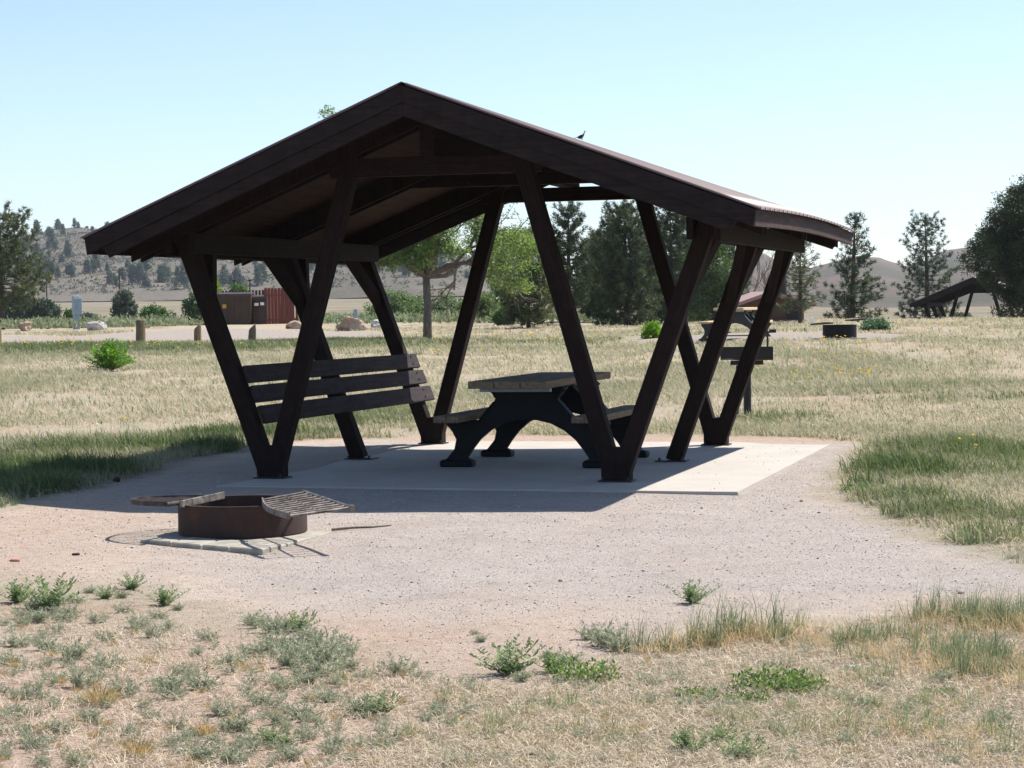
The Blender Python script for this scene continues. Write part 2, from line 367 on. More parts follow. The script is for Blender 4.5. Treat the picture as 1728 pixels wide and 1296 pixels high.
# bare reddish earth in the lower left of the view and behind the slab
red_ = np.clip(sstep(12.2, 9.2, D_)*sstep(1.6, -1.2, xx), 0, 1)*(yy > 0)*.9
uu = (xx-O[0])*Ud[0]+(yy-O[1])*Ud[1]; vv = (xx-O[0])*Vd[0]+(yy-O[1])*Vd[1]
red_ = np.maximum(red_, .9*np.exp(-((vv-5.5)/.5)**2)*(uu > -2.4)*(uu < 3.6)*(gv > -.3))
red_ = np.maximum(red_, .5*sstep(-1.8, -3.2, xx)*sstep(11.5, 13.5, D_)*sstep(19, 16, D_)*(gv > -.2))
sandy = np.clip(sstep(-.3, -2.8, xx)*.7 + sstep(12.6, 11, D_)*.55, 0, 1)-.25
sandy = np.where(gv < .5, sandy+.3, sandy)
ground = mk('ground', V, Q, gm, smooth=True, attrs=dict(grav=np.clip(gv, -2, 2), road=np.clip(g_road(xx, yy), -3, 3), sandy=sandy, redness=red_, green=green_at(xx, yy), far=sstep(120, 260, D_)))
# close the small hole under the camera
bm = bmesh.new(); bm.from_mesh(ground.data); bm.verts.ensure_lookup_table()
for k in range(na): bm.faces.new((bm.verts[len(V)-1], bm.verts[(k+1) % na], bm.verts[k]))
bm.to_mesh(ground.data); bm.free()
tag(ground, kind='structure')

# ------------------------------------------------------------------ concrete slab
bm = bmesh.new()
c1, c2 = S(-1.80, -.80), S(2.80, -.85); c3, c4 = S(2.79, 5.08), S(-1.74, 5.05)
nseg = 14
ring = []
for a, b in ((c1, c2), (c2, c3), (c3, c4), (c4, c1)):
    for k in range(nseg):
        t = k/nseg; w = (rng.random()-.5)*.012 if k else 0
        if a is c4 and k: w = 0; e_ = .03+.16*rng.random()*math.sin(t*math.pi)**.5; w2 = (Ud[0]*e_, Ud[1]*e_)
        else: w2 = (w, w)
        ring.append((a[0]+(b[0]-a[0])*t+w2[0], a[1]+(b[1]-a[1])*t+w2[1]))
top = [bm.verts.new((x, y, .004)) for x, y in ring]; bot = [bm.verts.new((x, y, -.16)) for x, y in ring]
tf = bm.faces.new(top); bm.faces.new(bot[::-1])
for k in range(len(ring)): bm.faces.new((top[k], bot[k], bot[(k+1) % len(ring)], top[(k+1) % len(ring)]))
bmesh.ops.bevel(bm, geom=[e for e in tf.edges], offset=.008, segments=2, affect='EDGES')
tag(from_bm('pavement_slab', bm, M['slab']), kind='structure')

# ------------------------------------------------------------------ picnic shelter
ZR0, ZL_, ZRR = 3.40, 2.185, 2.285; UE = 2.97; V0, V1 = -.85, 5.43
def hump(v): return .036*math.sin(math.pi*min(max((v-V0)/(V1-V0), 0), 1))
def ridge_z(v): return ZR0-.065*(v-V0)/(V1-V0)
def roof_z(u, v=0.):
    zr = ridge_z(v)
    if u < 0: return zr-(zr-ZL_)*(-u)/UE
    return zr-(zr-ZRR)*u/UE + hump(v)*(u/UE)**2
def make_shelter(root):
    T, Fm, Bm = M['timber'], M['fascia'], M['bench']
    kL = .373
    def outer(s, v, pb, brs):
        """outward leaning leg, its plate and knee braces; s=-1 left, +1 right"""
        zt = roof_z(s*2.44, v)-.10; ut = s*(HW+kL*zt)
        lg = beamo('post', (s*(HW+.02), v, .012), (ut, v, zt), .15, .14, T, root)
        pl = bmesh.new(); add_box(pl, Matrix.Translation((s*(HW+.0), v, .012)), .30, .20, .012, .002)
        for q in (-1, 1):
            add_box(pl, Matrix.Translation((s*HW+q*.11, v-.075, .03)), .02, .02, .03, .002)
        fp = from_bm('foot_plate', pl, M['steel_dark'], lg); fp.matrix_basis = lg.matrix_basis.inverted()
        for d in brs:
            z0 = 1.54; z1 = 2.08
            beamo('knee_brace', (s*(HW+kL*z0+.01), v+d*.01, z0), (s*(HW+kL*z1+.02), v+d*.50, z1+.03), .125, .09, T, root, ref=(1, 0, 0))
    def inner(s, v):
        beamo('post', (s*(HW-.03), v, .06), (s*.76, v, 2.90), .15, .135, T, root)
        b = beamo('base_block', (s*HW, v, .014), (s*HW, v, .30), .25, .146, T, root)
        st = bmesh.new()
        for q in (-1, 1):
            add_box(st, Matrix.Translation((s*HW, v+q*.0755, .11)), .20, .006, .18, .001)
            for bx in (-.06, .06): tube(st, [(s*HW+bx, v+q*.074, .15), (s*HW+bx, v+q*.09, .15)], .012, 8)
        bk_ = from_bm('bracket', st, M['timber'], b); bk_.matrix_basis = b.matrix_basis.inverted()
    for s in (-1, 1):
        outer(s, 0, True, (1,)); inner(s, 0)
        outer(s, LEN/2, False, (-1, 1))
        outer(s, LEN, True, (-1,)); inner(s, LEN)
    # paired plates running the length of each side, either side of the legs
    for s in (-1, 1):
        zt = 2.245 if s > 0 else 2.225
        for du in (-.115, .115):
            beamo('plate_beam', (s*(2.40+du), -.14, zt-.09-.02*(du > 0)), (s*(2.40+du), LEN+.14, zt-.09-.02*(du > 0)), .06, .185, T, root, ref=(0, 0, 1))
    beamo('ridge_beam', (0, -.24, 2.975), (0, LEN+.24, 2.93), .13, .27, T, root, ref=(0, 0, 1))
    for v in (0, LEN/2, LEN):
        zc_ = {0: 2.765, 1: 2.79, 2: 2.732}[int(round(v/LEN*2))]
        beamo('collar_tie', (-.98, v+.003, zc_), (.95, v+.003, zc_), .165 if v < 3 else .15, .10, T, root)
        for s in (-1, 1):
            for dv in (-.095, .095):
                vv_ = v+dv
                bm = bmesh.new(); us = np.linspace(.0, 2.90, 7)
                tp = [(s*u, roof_z(s*max(u, .001), vv_)-.034) for u in us]
                bt = [(s*u, roof_z(s*max(u, .001), vv_)-.235) for u in us[::-1]]
                prism(bm, tp+bt, vv_-.02, vv_+.02)
                from_bm('rafter', bm, T, root)
    # board deck under the metal
    for s in (-1, 1):
        nb = 18
        bm = bmesh.new()
        us = np.linspace(.0, 2.93, nb+1)
        for k in range(nb):
            u0, u1 = us[k]+.002, us[k+1]-.002
            g = [[], []]
            for v in np.linspace(V0+.03, V1-.03, 9):
                for q, zz in enumerate((-.012, -.031)):
                    for u in (u0, u1):
                        g[q].append(bm.verts.new((s*u, v, roof_z(s*max(u, .001), v)+zz)))
            for q in (0, 1):
                for m in range(8):
                    a = g[q][2*m:2*m+4]; bm.faces.new((a[0], a[1], a[3], a[2]))
            for m in range(8):
                for e in (0, 1):
                    bm.faces.new((g[0][2*m+e], g[0][2*m+2+e], g[1][2*m+2+e], g[1][2*m+e]))
            for m in (0, 16): bm.faces.new((g[0][m], g[0][m+1], g[1][m+1], g[1][m]))
        from_bm('roof_deck', bm, M['deck'], root)
    # ribbed metal sheets
    prof = []; v = V0-.02
    while v < V1+.02:
        for dv, h in ((0, .0), (.010, .020), (.037, .020), (.047, 0), (.12, 0), (.13, .007), (.15, .007), (.16, 0)): prof.append((v+dv, h))
        v += .235
    prof = [p for p in prof if p[0] < V1+.03]
    for s in (-1, 1):
        us = np.linspace(.03, UE+.035, 10)
        Vv = []
        for lay in (0, 1):
            for u in us:
                for v, h in prof:
                    Vv.append((s*u, v, roof_z(s*u, v)+h+(.000 if lay else .0035)-.006))
        n = len(prof); m = len(us); Fq = []
        for lay in (0, 1):
            o = lay*n*m
            for a in range(m-1):
                for b in range(n-1): Fq.append((o+a*n+b, o+a*n+b+1, o+(a+1)*n+b+1, o+(a+1)*n+b))
        o = n*m
        for b in range(n-1): Fq.append(((m-1)*n+b, (m-1)*n+b+1, o+(m-1)*n+b+1, o+(m-1)*n+b))
        for a in range(m-1):
            Fq.append((a*n, (a+1)*n, o+(a+1)*n, o+a*n)); Fq.append((a*n+n-1, (a+1)*n+n-1, o+(a+1)*n+n-1, o+a*n+n-1))
        rf = mk('metal_roof', Vv, Fq, M['roof'], root)
    bm = bmesh.new()
    prism(bm, [(-.14, -.062+.014), (0, .012), (.14, -.058+.014), (.14, -.058+.008), (0, .006), (-.14, -.062+.008)], V0-.03, V1+.03)
    for q in bm.verts: q.co.z += ridge_z(q.co.y)
    from_bm('ridge_cap', bm, M['roof'], root)
    # barge boards: upper and lower board on each gable, eave boards along the sides
    for v, sg in ((V0, -1), (V1, 1)):
        for s in (-1, 1):
            def rz(u): return roof_z(s*max(u, .001), v)
            ZR = ridge_z(v)
            bm = bmesh.new()
            prism(bm, [(0, ZR-.018), (s*UE, rz(UE)-.018), (s*(UE-.02), rz(UE)-.155), (0, ZR-.158)], v-.022, v+.022, .004)
            from_bm('barge_board', bm, Fm, root)
            bm = bmesh.new()
            prism(bm, [(0, ZR-.135), (s*2.83, rz(2.83)-.135), (s*2.745, rz(2.745)-.275), (0, ZR-.275)], v-sg*.022-.020, v-sg*.022+.018, .004)
            from_bm('barge_board', bm, Fm, root)
    for s in (-1, 1):
        vs = np.linspace(V0+.024, V1-.024, 14); bm = bmesh.new(); q = []
        for v in vs:
            z = roof_z(s*UE, v); uo = s*(UE-.012)
            q.append([bm.verts.new((uo, v, z-.016)), bm.verts.new((uo-s*.035, v, z-.016)), bm.verts.new((uo-s*.035, v, z-.150)), bm.verts.new((uo, v, z-.150))])
        for a, b in zip(q, q[1:]):
            for k in range(4): bm.faces.new((a[k], a[(k+1) % 4], b[(k+1) % 4], b[k]))
        bm.faces.new(q[0]); bm.faces.new(q[-1][::-1])
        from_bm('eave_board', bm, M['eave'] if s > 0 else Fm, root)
    return root
def add_bench(root):
    kL = .373
    for zc, h, v0, v1 in ((.940, .164, .02, LEN+.22), (.760, .160, .03, LEN+.25), (.573, .170, .04, LEN+.30)):
        def uc(z): return -(HW+kL*z)+.075+.022
        d = Vector((kL, 0, -1)).normalized()
        bm = bmesh.new()
        ref = (-d.x, 0, -d.z)
        a, b = Vector((uc(zc), v0, zc)), Vector((uc(zc), v1, zc-.015))
        beam(bm, a, b, .038, h, ref=ref)
        for v in (.06, LEN/2, LEN):
            for q in (-.04, .04):
                p_ = Vector((uc(zc)+.02, v, zc)) + Vector(ref)*q
                tube(bm, [p_, p_+Vector((.006, 0, .002))], .011, 8)
        from_bm('bench_back_board', bm, M['bench'], root)
sh = empty('picnic_shelter', tuple(O), -YAW, 'dark brown timber picnic shelter with V shaped posts on the concrete slab in front', 'shelter', 'timber picnic shelters')
make_shelter(sh); add_bench(sh)

# ------------------------------------------------------------------ picnic tables
def make_table(root, plank, fr):
    """local: x across, y along; front edge at y=0"""
    Lt, hw = 2.48, .375
    nb = 3
    for k in range(nb):
        w = 2*hw/nb
        beamo('tabletop_plank', (-hw+w*(k+.5), 0, .802), (-hw+w*(k+.5), Lt, .802), w-.004, .068, plank, root, ref=(0, 0, 1), bev=.007)
    for yy_ in (.62, 1.98):
        beamo('cross_rail', (-.34, yy_-.34, .748), (.34, yy_-.34, .748), .05, .040, M['galv'], root, ref=(0, 0, 1), bev=.002)
    for s in (-1, 1):
        for k in range(2):
            xc = s*(.665+.125*(k-.5))
            beamo('seat_plank', (xc, .22, .472), (xc, Lt-.12, .472), .121, .062, plank, root, ref=(0, 0, 1), bev=.007)
    for yy_ in (.68, 2.00):
        # half outline of the cast end frame (x>=0), arch inside
        half_out = [(.34, .764), (.375, .730), (.30, .66), (.32, .62), (.41, .50), (.47, .442), (.78, .438), (.80, .41), (.735, .33), (.70, .26), (.72, .17), (.80, .075), (.845, .065), (.85, .0)]
        half_in = [(.545, .0), (.55, .065), (.60, .085), (.55, .16), (.47, .26), (.36, .35), (.23, .415), (.10, .445)]
        out = [(x, z) for x, z in half_out]
        inn = [(x, z) for x, z in half_in]
        poly = out + inn + [(0, .452)] + [(-x, z) for x, z in inn[::-1]] + [(-x, z) for x, z in out[::-1]]
        bm = bmesh.new(); prism(bm, poly, yy_-.035, yy_+.035)
        # thick rim flanges on the legs and feet
        for s in (-1, 1):
            add_box(bm, Matrix.Translation((s*.70, yy_, .031)), .32, .15, .060, .012)
            beam(bm, (s*.345, yy_, .75), (s*.30, yy_, .655), .02, .11)
            beam(bm, (s*.315, yy_, .62), (s*.465, yy_, .448), .018, .11)
            beam(bm, (s*.44, yy_, .436), (s*.79, yy_, .436), .018, .11)
        e = from_bm('end_frame', bm, fr, root)
    for s in (-1, 1):
        beamo('brace_rod', (s*.24, .72, .60), (s*.24, 1.25, .745), .02, .035, fr, root, ref=(0, 0, 1), bev=.002)
        beamo('brace_rod', (s*.24, 1.96, .60), (s*.24, 1.42, .745), .02, .035, fr, root, ref=(0, 0, 1), bev=.002)
    return root
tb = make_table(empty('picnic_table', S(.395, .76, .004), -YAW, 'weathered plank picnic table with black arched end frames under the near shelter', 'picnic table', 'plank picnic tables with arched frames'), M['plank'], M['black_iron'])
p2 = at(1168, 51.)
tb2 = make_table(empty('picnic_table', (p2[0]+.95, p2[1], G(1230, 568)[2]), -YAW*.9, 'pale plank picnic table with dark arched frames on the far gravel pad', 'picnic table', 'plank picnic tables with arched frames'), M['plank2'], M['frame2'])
tb2.location = (at(1225, 52)[0], 51.2, at(1225, 52)[2]-.02)

# ------------------------------------------------------------------ second shelter beyond the rise
sh2 = empty('picnic_shelter', (0, 0, 0), 0, 'distant dark picnic shelter half hidden behind the big juniper at right', 'shelter', 'timber picnic shelters')
for ch in list(sh.children):
    if ch.name.startswith("bench_back"): continue
    copy_tree(ch, sh2)
q2 = at(1648, 98)
sh2.location = (q2[0], q2[1], topz(467, 1645, 98)-3.42); sh2.rotation_euler = (0, 0, -.36); sh2.scale = (1, 1, 1)

# ------------------------------------------------------------------ fire rings
def arc_grate(root, c, a0, a1, r, z0, tiltx, tilt, nbar, mat):
    """part-disc grate: rim band on the arc, straight hinge bar on the chord, parallel bars between"""
    bm = bmesh.new(); n = 22
    th = [a0+(a1-a0)*k/n for k in range(n+1)]
    arc = [Vector((c[0]+r*math.cos(t), c[1]+r*math.sin(t), 0)) for t in th]
    for a, b in zip(arc, arc[1:]): beam(bm, a, b, .008, .035, ref=(0, 0, 1), bev=0, ext=.002)
    p, q = arc[0], arc[-1]; ch = (q-p).normalized(); nrm = Vector((-ch.y, ch.x, 0))
    tube(bm, [p-ch*.05, q+ch*.05], .016, 10)
    mid = (p+q)/2
    for k in range(1, nbar):
        s0 = p+ch*(q-p).length*k/nbar
        # bar from the chord to the arc
        best = None
        for a, b in zip(arc, arc[1:]):
            for t in (0, .25, .5, .75):
                w = a+(b-a)*t; dd = abs((w-s0).dot(ch))
                if best is None or dd < best[0]: best = (dd, w)
        tube(bm, [s0, best[1]], .008, 6)
    M4 = Matrix.Translation((mid.x, mid.y, z0)) @ Matrix.Rotation(tiltx, 4, 'X') @ Matrix.Rotation(tilt, 4, ch) @ Matrix.Translation((-mid.x, -mid.y, 0))
    bmesh.ops.transform(bm, matrix=M4, verts=bm.verts[:])
    return from_bm('grate', bm, mat, root)
def ring_wall(R_, h, z0, t=.012, seg=96):
    bm = bmesh.new(); v = []
    for k in range(seg):
        a = 2*math.pi*k/seg; c_, s_ = math.cos(a), math.sin(a)
        v.append([bm.verts.new((R_*c_, R_*s_, z0)), bm.verts.new((R_*c_, R_*s_, z0+h-.012)), bm.verts.new(((R_+.006)*c_, (R_+.006)*s_, z0+h-.008)), bm.verts.new(((R_+.004)*c_, (R_+.004)*s_, z0+h)),
                  bm.verts.new(((R_-t-.008)*c_, (R_-t-.008)*s_, z0+h)), bm.verts.new(((R_-t)*c_, (R_-t)*s_, z0))])
    for k in range(seg):
        a, b = v[k], v[(k+1) % seg]
        for m in range(6): bm.faces.new((a[m], b[m], b[(m+1) % 6], a[(m+1) % 6]))
    return bm
rc = G(400, 897); rc = np.array([-1.905, 14.53, gz(-1.9, 14.5)])
fr_ = empty('fire_ring', tuple(rc), 0, 'rusty steel fire ring with folded back grates in the foreground gravel', 'fire ring', 'steel fire rings')
HR = .17-rc[2]
from_bm('ring', ring_wall(.45, HR, .0), M['rust'], fr_, smooth=False)
bm = bmesh.new(); NR = 10
for a in range(40):
    pass
bmesh.ops.create_circle(bm, cap_ends=True, segments=48, radius=.437, matrix=Matrix.Translation((0, 0, .045)))
from_bm('ash_bed', bm, M['ash'], fr_)
# left grate lies folded out flat to the left, right grate folded out to the right
arc_grate(fr_, (-.40, .02), rad(60), rad(262), .38, HR+.004, rad(-2.2), rad(-1), 11, M['grate2'])
beamo('hinge_plate', (-.385, -.335, HR+.012), (-.175, .33, HR+.012), .012, .05, M['grate'], fr_, ref=(0, 0, 1), bev=.002)
def lp(px, py, z):
    d = ray(px, py); t = (z-EYE)/d[2]; return Vector((d[0]*t-rc[0], d[1]*t-rc[1], z-rc[2]))
# right grate: corners found on its plane, bars parallel to its front side
bm = bmesh.new()
A_, B_, C_, D2_ = lp(443, 848, .195), lp(515, 835, .235), lp(592, 861, .205), lp(489, 875, .175)
nb = 11
for k in range(nb):
    t = k/(nb-1); a = A_.lerp(D2_, t); b = B_.lerp(C_, t)
    bulge = (A_-B_).normalized()*.05*math.sin(math.pi*t)
    tube(bm, [a+bulge, b], .0085 if 0 < k < nb-1 else .011, 6)
pts = [A_.lerp(D2_, t)+(A_-B_).normalized()*.05*math.sin(math.pi*t) for t in np.linspace(0, 1, 12)]
for a, b in zip(pts, pts[1:]): beam(bm, a, b, .010, .040, ref=(0, 0, 1), bev=0, ext=.002)
tube(bm, [B_-(C_-B_).normalized()*.03, C_+(C_-B_).normalized()*.05], .014, 10)
tube(bm, [(A_+B_)/2, (D2_+C_)/2], .008, 6)
for k in range(4):
    cc = C_+(C_-B_).normalized()*(.01+.018*k); 
    tube(bm, [cc, cc+(C_-B_).normalized()*.010], .024, 10)
from_bm('grate', bm, M['grate'], fr_)
# concrete blocks the ring stands on
bk = [Vector((*G(236, 915)[:2], 0)), Vector((*G(443, 936)[:2], 0)), Vector((*G(562, 899)[:2], 0))]
bk.append(bk[0]+bk[2]-bk[1])
bm = bmesh.new()
cts = [0, .27, .52, .74, 1]
zt = float(rc[2])+.012
for k in range(4):
    e = .006
    a = bk[0].lerp(bk[1], cts[k])+ (bk[1]-bk[0]).normalized()*e; b = bk[0].lerp(bk[1], cts[k+1])-(bk[1]-bk[0]).normalized()*e
    dpt = (bk[3]-bk[0]).normalized()*(.27 + .04*rng.random()); jit = (bk[0]-bk[3]).normalized()*.02*rng.random()
    pp = [a+jit, b+jit, b+dpt, a+dpt]
    vb = [bm.verts.new((p.x, p.y, zt-.12)) for p in pp]; vt = [bm.verts.new((p.x, p.y, zt+.006*rng.random())) for p in pp]
    bm.faces.new(vt); bm.faces.new(vb[::-1])
    for m in range(4): bm.faces.new((vb[m], vb[(m+1) % 4], vt[(m+1) % 4], vt[m]))
inn = [bk[0].lerp(bk[3], .24), bk[1].lerp(bk[2], .24), bk[2], bk[3]]
vb = [bm.verts.new((p.x, p.y, zt-.12)) for p in inn]; vt = [bm.verts.new((p.x, p.y, zt-.003)) for p in inn]
bm.faces.new(vt); bm.faces.new(vb[::-1])
for m in range(4): bm.faces.new((vb[m], vb[(m+1) % 4], vt[(m+1) % 4], vt[m]))
bmesh.ops.bevel(bm, geom=bm.edges[:], offset=.008, segments=1, affect='EDGES')
tag(from_bm('fire_pit_base', bm, M['concrete_block']), 'low cracked pale concrete block base under the foreground fire ring', 'concrete base')
fr_.location.z = zt+.004
# second ring on the far pad
w2 = at(1418, 50.5)
f2 = empty('fire_ring', tuple(w2), 0, 'small distant fire ring with dark grates beside the pale picnic table', 'fire ring', 'steel fire rings')
from_bm('ring', ring_wall(.41, .32, .0, seg=48), M['black_iron'], f2)
arc_grate(f2, (-.30, 0), rad(80), rad(280), .40, .37, 0, rad(4), 10, M['steel_dark'])
arc_grate(f2, (.28, 0), rad(-100), rad(100), .40, .42, 0, rad(-4), 10, M['steel_dark'])
bm = bmesh.new(); add_box(bm, Matrix.Translation((0, 0, .0)), 1.15, 1.0, .06, .01)
b2_ = from_bm('fire_pit_base', bm, M['concrete_block']); b2_.location = tuple(w2)
tag(b2_, 'flat concrete pad under the small distant fire ring', 'concrete base'); f2.location.z += .025
# ------------------------------------------------------------------ pedestal grill
gp = np.array([3.03, 26.7, gz(3.03, 26.7)])
gr = empty('pedestal_grill', tuple(gp), -.12, 'black pedestal barbecue grill standing in dry grass behind the shelter posts', 'grill')
bm = bmesh.new(); tube(bm, [(0, 0, -.1), (0, 0, .68)], .05, 16); from_bm('pedestal', bm, M['steel_dark'], gr)
bm = bmesh.new(); tube(bm, [(-.14, .25, -.1), (-.12, .05, .66)], .022, 10); from_bm('support_leg', bm, M['steel_dark'], gr)
bm = bmesh.new(); add_box(bm, Matrix.Translation((0, 0, .70)), .42, .30, .05, .004); from_bm('mounting_plate', bm, M['steel_dark'], gr)
bm = bmesh.new()
add_box(bm, Matrix.Translation((0, 0, .745)), .66, .46, .008, 0)
prism(bm, [(-.335, .90), (-.335, .765), (-.325, .755), (-.20, .760), (-.12, .740), (.335, .735), (.335, .90), (.01, .90), (.0, .892), (-.325, .905)], -.232, -.225)
add_box(bm, Matrix.Translation((0, .228, .82)), .66, .008, .16, 0)
for s in (-1, 1): add_box(bm, Matrix.Translation((s*.332, 0, .82)), .007, .45, .16, 0)
from_bm('fire_box', bm, M['steel_dark'], gr)
bm = bmesh.new()
tube(bm, [(.265, -.10, .84), (.265, -.10, 1.075), (.28, -.10, 1.09), (.36, -.10, 1.10)], .013, 8)
tube(bm, [(.29, -.10, 1.105), (.375, -.10, 1.105)], .024, 8)
for k in range(9): tube(bm, [(-.28, -.2+.05*k, 1.05), (.27, -.2+.05*k, 1.05)], .006, 6)
for x in (-.27, .26): tube(bm, [(x, -.21, 1.05), (x, .21, 1.05)], .008, 6)
tube(bm, [(-.27, -.21, 1.05), (-.31, -.21, 1.055), (-.30, -.21, 1.085), (-.20, -.21, 1.095)], .007, 6)
from_bm('grate', bm, M['steel_dark'], gr)
# ------------------------------------------------------------------ bird on the ridge
br = empty('bird', S(-.03, 5.30, ridge_z(5.30)+.036), -.35, 'small grey bird perched on the roof ridge of the near shelter', 'bird')
bm = bmesh.new()
prof = [(-.075, .052, .004), (-.05, .058, .011), (-.03, .045, .019), (-.008, .045, .030), (.018, .066, .033), (.034, .092, .028), (.040, .112, .021), (.045, .128, .021), (.047, .142, .016), (.046, .151, .004)]
rings = []
for x, z, r in prof:
    rings.append([bm.verts.new((x+r*.55*math.sin(t)*.4, r*.9*math.cos(t), z+r*math.sin(t))) for t in [2*math.pi*k/12 for k in range(12)]])
for a, b in zip(rings, rings[1:]):
    for k in range(12): bm.faces.new((a[k], a[(k+1) % 12], b[(k+1) % 12], b[k]))
bm.faces.new(rings[0][::-1]); bm.faces.new(rings[-1])
body = from_bm('body', bm, M['bird'], br, True)
bm = bmesh.new(); bmesh.ops.create_cone(bm, cap_ends=True, segments=8, radius1=.006, radius2=.0005, depth=.024, matrix=Matrix.Translation((.075, 0, .133)) @ Matrix.Rotation(rad(95), 4, 'Y')); from_bm('beak', bm, M['steel_dark'], br)
bm = bmesh.new()
for s in (-1, 1):
    tube(bm, [(.0, s*.012, .03), (.005, s*.014, .0)], .0022, 6)
    for a in (-.5, 0, .5): tube(bm, [(.005, s*.014, .002), (.005+.016*math.cos(a), s*.014+.016*math.sin(a), .001)], .0018, 5)
from_bm('feet', bm, M['steel_dark'], br)
bm = bmesh.new(); add_box(bm, Matrix.Translation((-.10, 0, .040)) @ Matrix.Rotation(rad(-18), 4, 'Y'), .07, .022, .005, .001); from_bm('tail', bm, M['bird'], br)
for s in (-1, 1):
    bm = bmesh.new(); bmesh.ops.create_uvsphere(bm, u_segments=10, v_segments=6, radius=1, matrix=Matrix.Translation((-.015, s*.026, .055)) @ Matrix.Rotation(rad(-35), 4, 'Y') @ Matrix.Diagonal((.052, .008, .02, 1))); from_bm('wing', bm, M['steel_dark'], br, True)
br.scale = (.72, 1.0, .68)

# ------------------------------------------------------------------ foliage helpers
def rdir(n):
    v = rng.normal(size=(n, 3)); return v/np.linalg.norm(v, axis=1, keepdims=True)
def tri_leaves(C, Dr, Ln, Wd, shape='tri'):
    """C centres, Dr unit directions, Ln lengths, Wd widths -> verts, faces"""
    n = len(C); s = np.cross(Dr, rdir(n)); s /= np.linalg.norm(s, axis=1, keepdims=True)+1e-9
    L_ = np.asarray(Ln).reshape(-1, 1)*np.ones((n, 1)); W_ = np.asarray(Wd).reshape(-1, 1)*np.ones((n, 1))
    if shape == 'tri':
        V = np.stack([C-s*W_/2, C+s*W_/2, C+Dr*L_], 1).reshape(-1, 3); return V, np.arange(3*n).reshape(-1, 3)
    V = np.stack([C, C+Dr*L_*.5-s*W_/2, C+Dr*L_, C+Dr*L_*.5+s*W_/2], 1).reshape(-1, 3); return V, np.arange(4*n).reshape(-1, 4)
def cols(n, k, c1, c2, jit=.12, t=None):
    """per-leaf colours between c1 and c2, repeated k verts"""
    t = rng.random(n) if t is None else np.clip(t+rng.normal(size=n)*.15, 0, 1)
    c = np.array(c1)[None]*(1-t[:, None])+np.array(c2)[None]*t[:, None]
    c = c*(1+rng.normal(size=(n, 1))*jit); return np.repeat(np.clip(c, .004, .9), k, 0)
def pine(name, pos, H, Rm, c1, c2, label, group, dens=1., profile='cone', bare=.12, needle=.17, wid=.028, seed=0, open_=0.):
    root = empty(name, tuple(pos), rng.random()*6.28, label, 'tree', group)
    bm = bmesh.new(); n = 7
    px = [0]; 
    lean = rng.normal(size=2)*.02
    tp = [(lean[0]*H*t*t, lean[1]*H*t*t, -.2+(H+.1)*t) for t in np.linspace(0, 1, n)]
    tube(bm, tp, [max(.012, .028*H*(1-t)**.8+.01) for t in np.linspace(0, 1, n)], 8)
    C = []; Dd = []
    z = H*bare
    while z < H*.985:
        t = z/H
        if profile == 'cone': rad_ = Rm*(1-t)**.75*(1.0 if t > .25 else .65+1.4*t)
        elif profile == 'round': rad_ = Rm*math.sqrt(max(0, 1-((t-.45)/.56)**2))
        else: rad_ = Rm*(.35+.65*math.sin(min(1, (1-t)/.75)*math.pi*.5))*(1 if t > .2 else .8)
        k = int(rng.integers(4, 7)); a0 = rng.random()*6.28
        for b in range(k):
            if rng.random() < open_: continue
            a = a0+b*6.28/k+rng.normal()*.25; Lb = rad_*(.55+.6*rng.random())+.12
            up = .15+.55*t+rng.normal()*.1; sag = -.1
            base = np.array([lean[0]*H*t*t, lean[1]*H*t*t, z])
            def pt(s): return base+np.array([math.cos(a)*Lb*s, math.sin(a)*Lb*s, Lb*(up*s*s+sag*s)])
            tube(bm, [pt(0), pt(.5), pt(1)], [.012+.006*H*.4*(1-t), .012, .005], 5, False)
            ncl = max(2, int(Lb/.17*dens))
            for s in np.linspace(.30, 1., ncl):
                side = rng.normal(size=3)*np.array([.5, .5, .35])*Lb*.24*(1.15-s)*1.5
                q = pt(s)+side+np.array([0, 0, .03]); C.append(q)
                d = np.array([math.cos(a), math.sin(a), .5+up*s]); Dd.append(d/np.linalg.norm(d))
        z += H*.035*(1+.4*rng.random())/max(dens, .6)**.5
    for k in range(3):
        C.append(np.array([lean[0]*H, lean[1]*H, H*(.97+.015*k)])); Dd.append(np.array([0, 0, 1.]))
    from_bm('trunk', bm, M['bark'], root, True)
    C = np.array(C); Dd = np.array(Dd); nn = 20
    cc = np.repeat(C, nn, 0); dd = np.repeat(Dd, nn, 0)
    dr = rdir(len(cc))+dd*.75; dr /= np.linalg.norm(dr, axis=1, keepdims=True)
    cc = cc+rng.normal(size=cc.shape)*.035
    V, Fc = tri_leaves(cc, dr, needle*(.6+.6*rng.random(len(cc))), wid)
    tcl = np.repeat(rng.random(len(C)), nn)
    mk('crown', V, Fc, M['needle'], root, cols(len(cc), 3, c1, c2, .15, tcl))
    return root
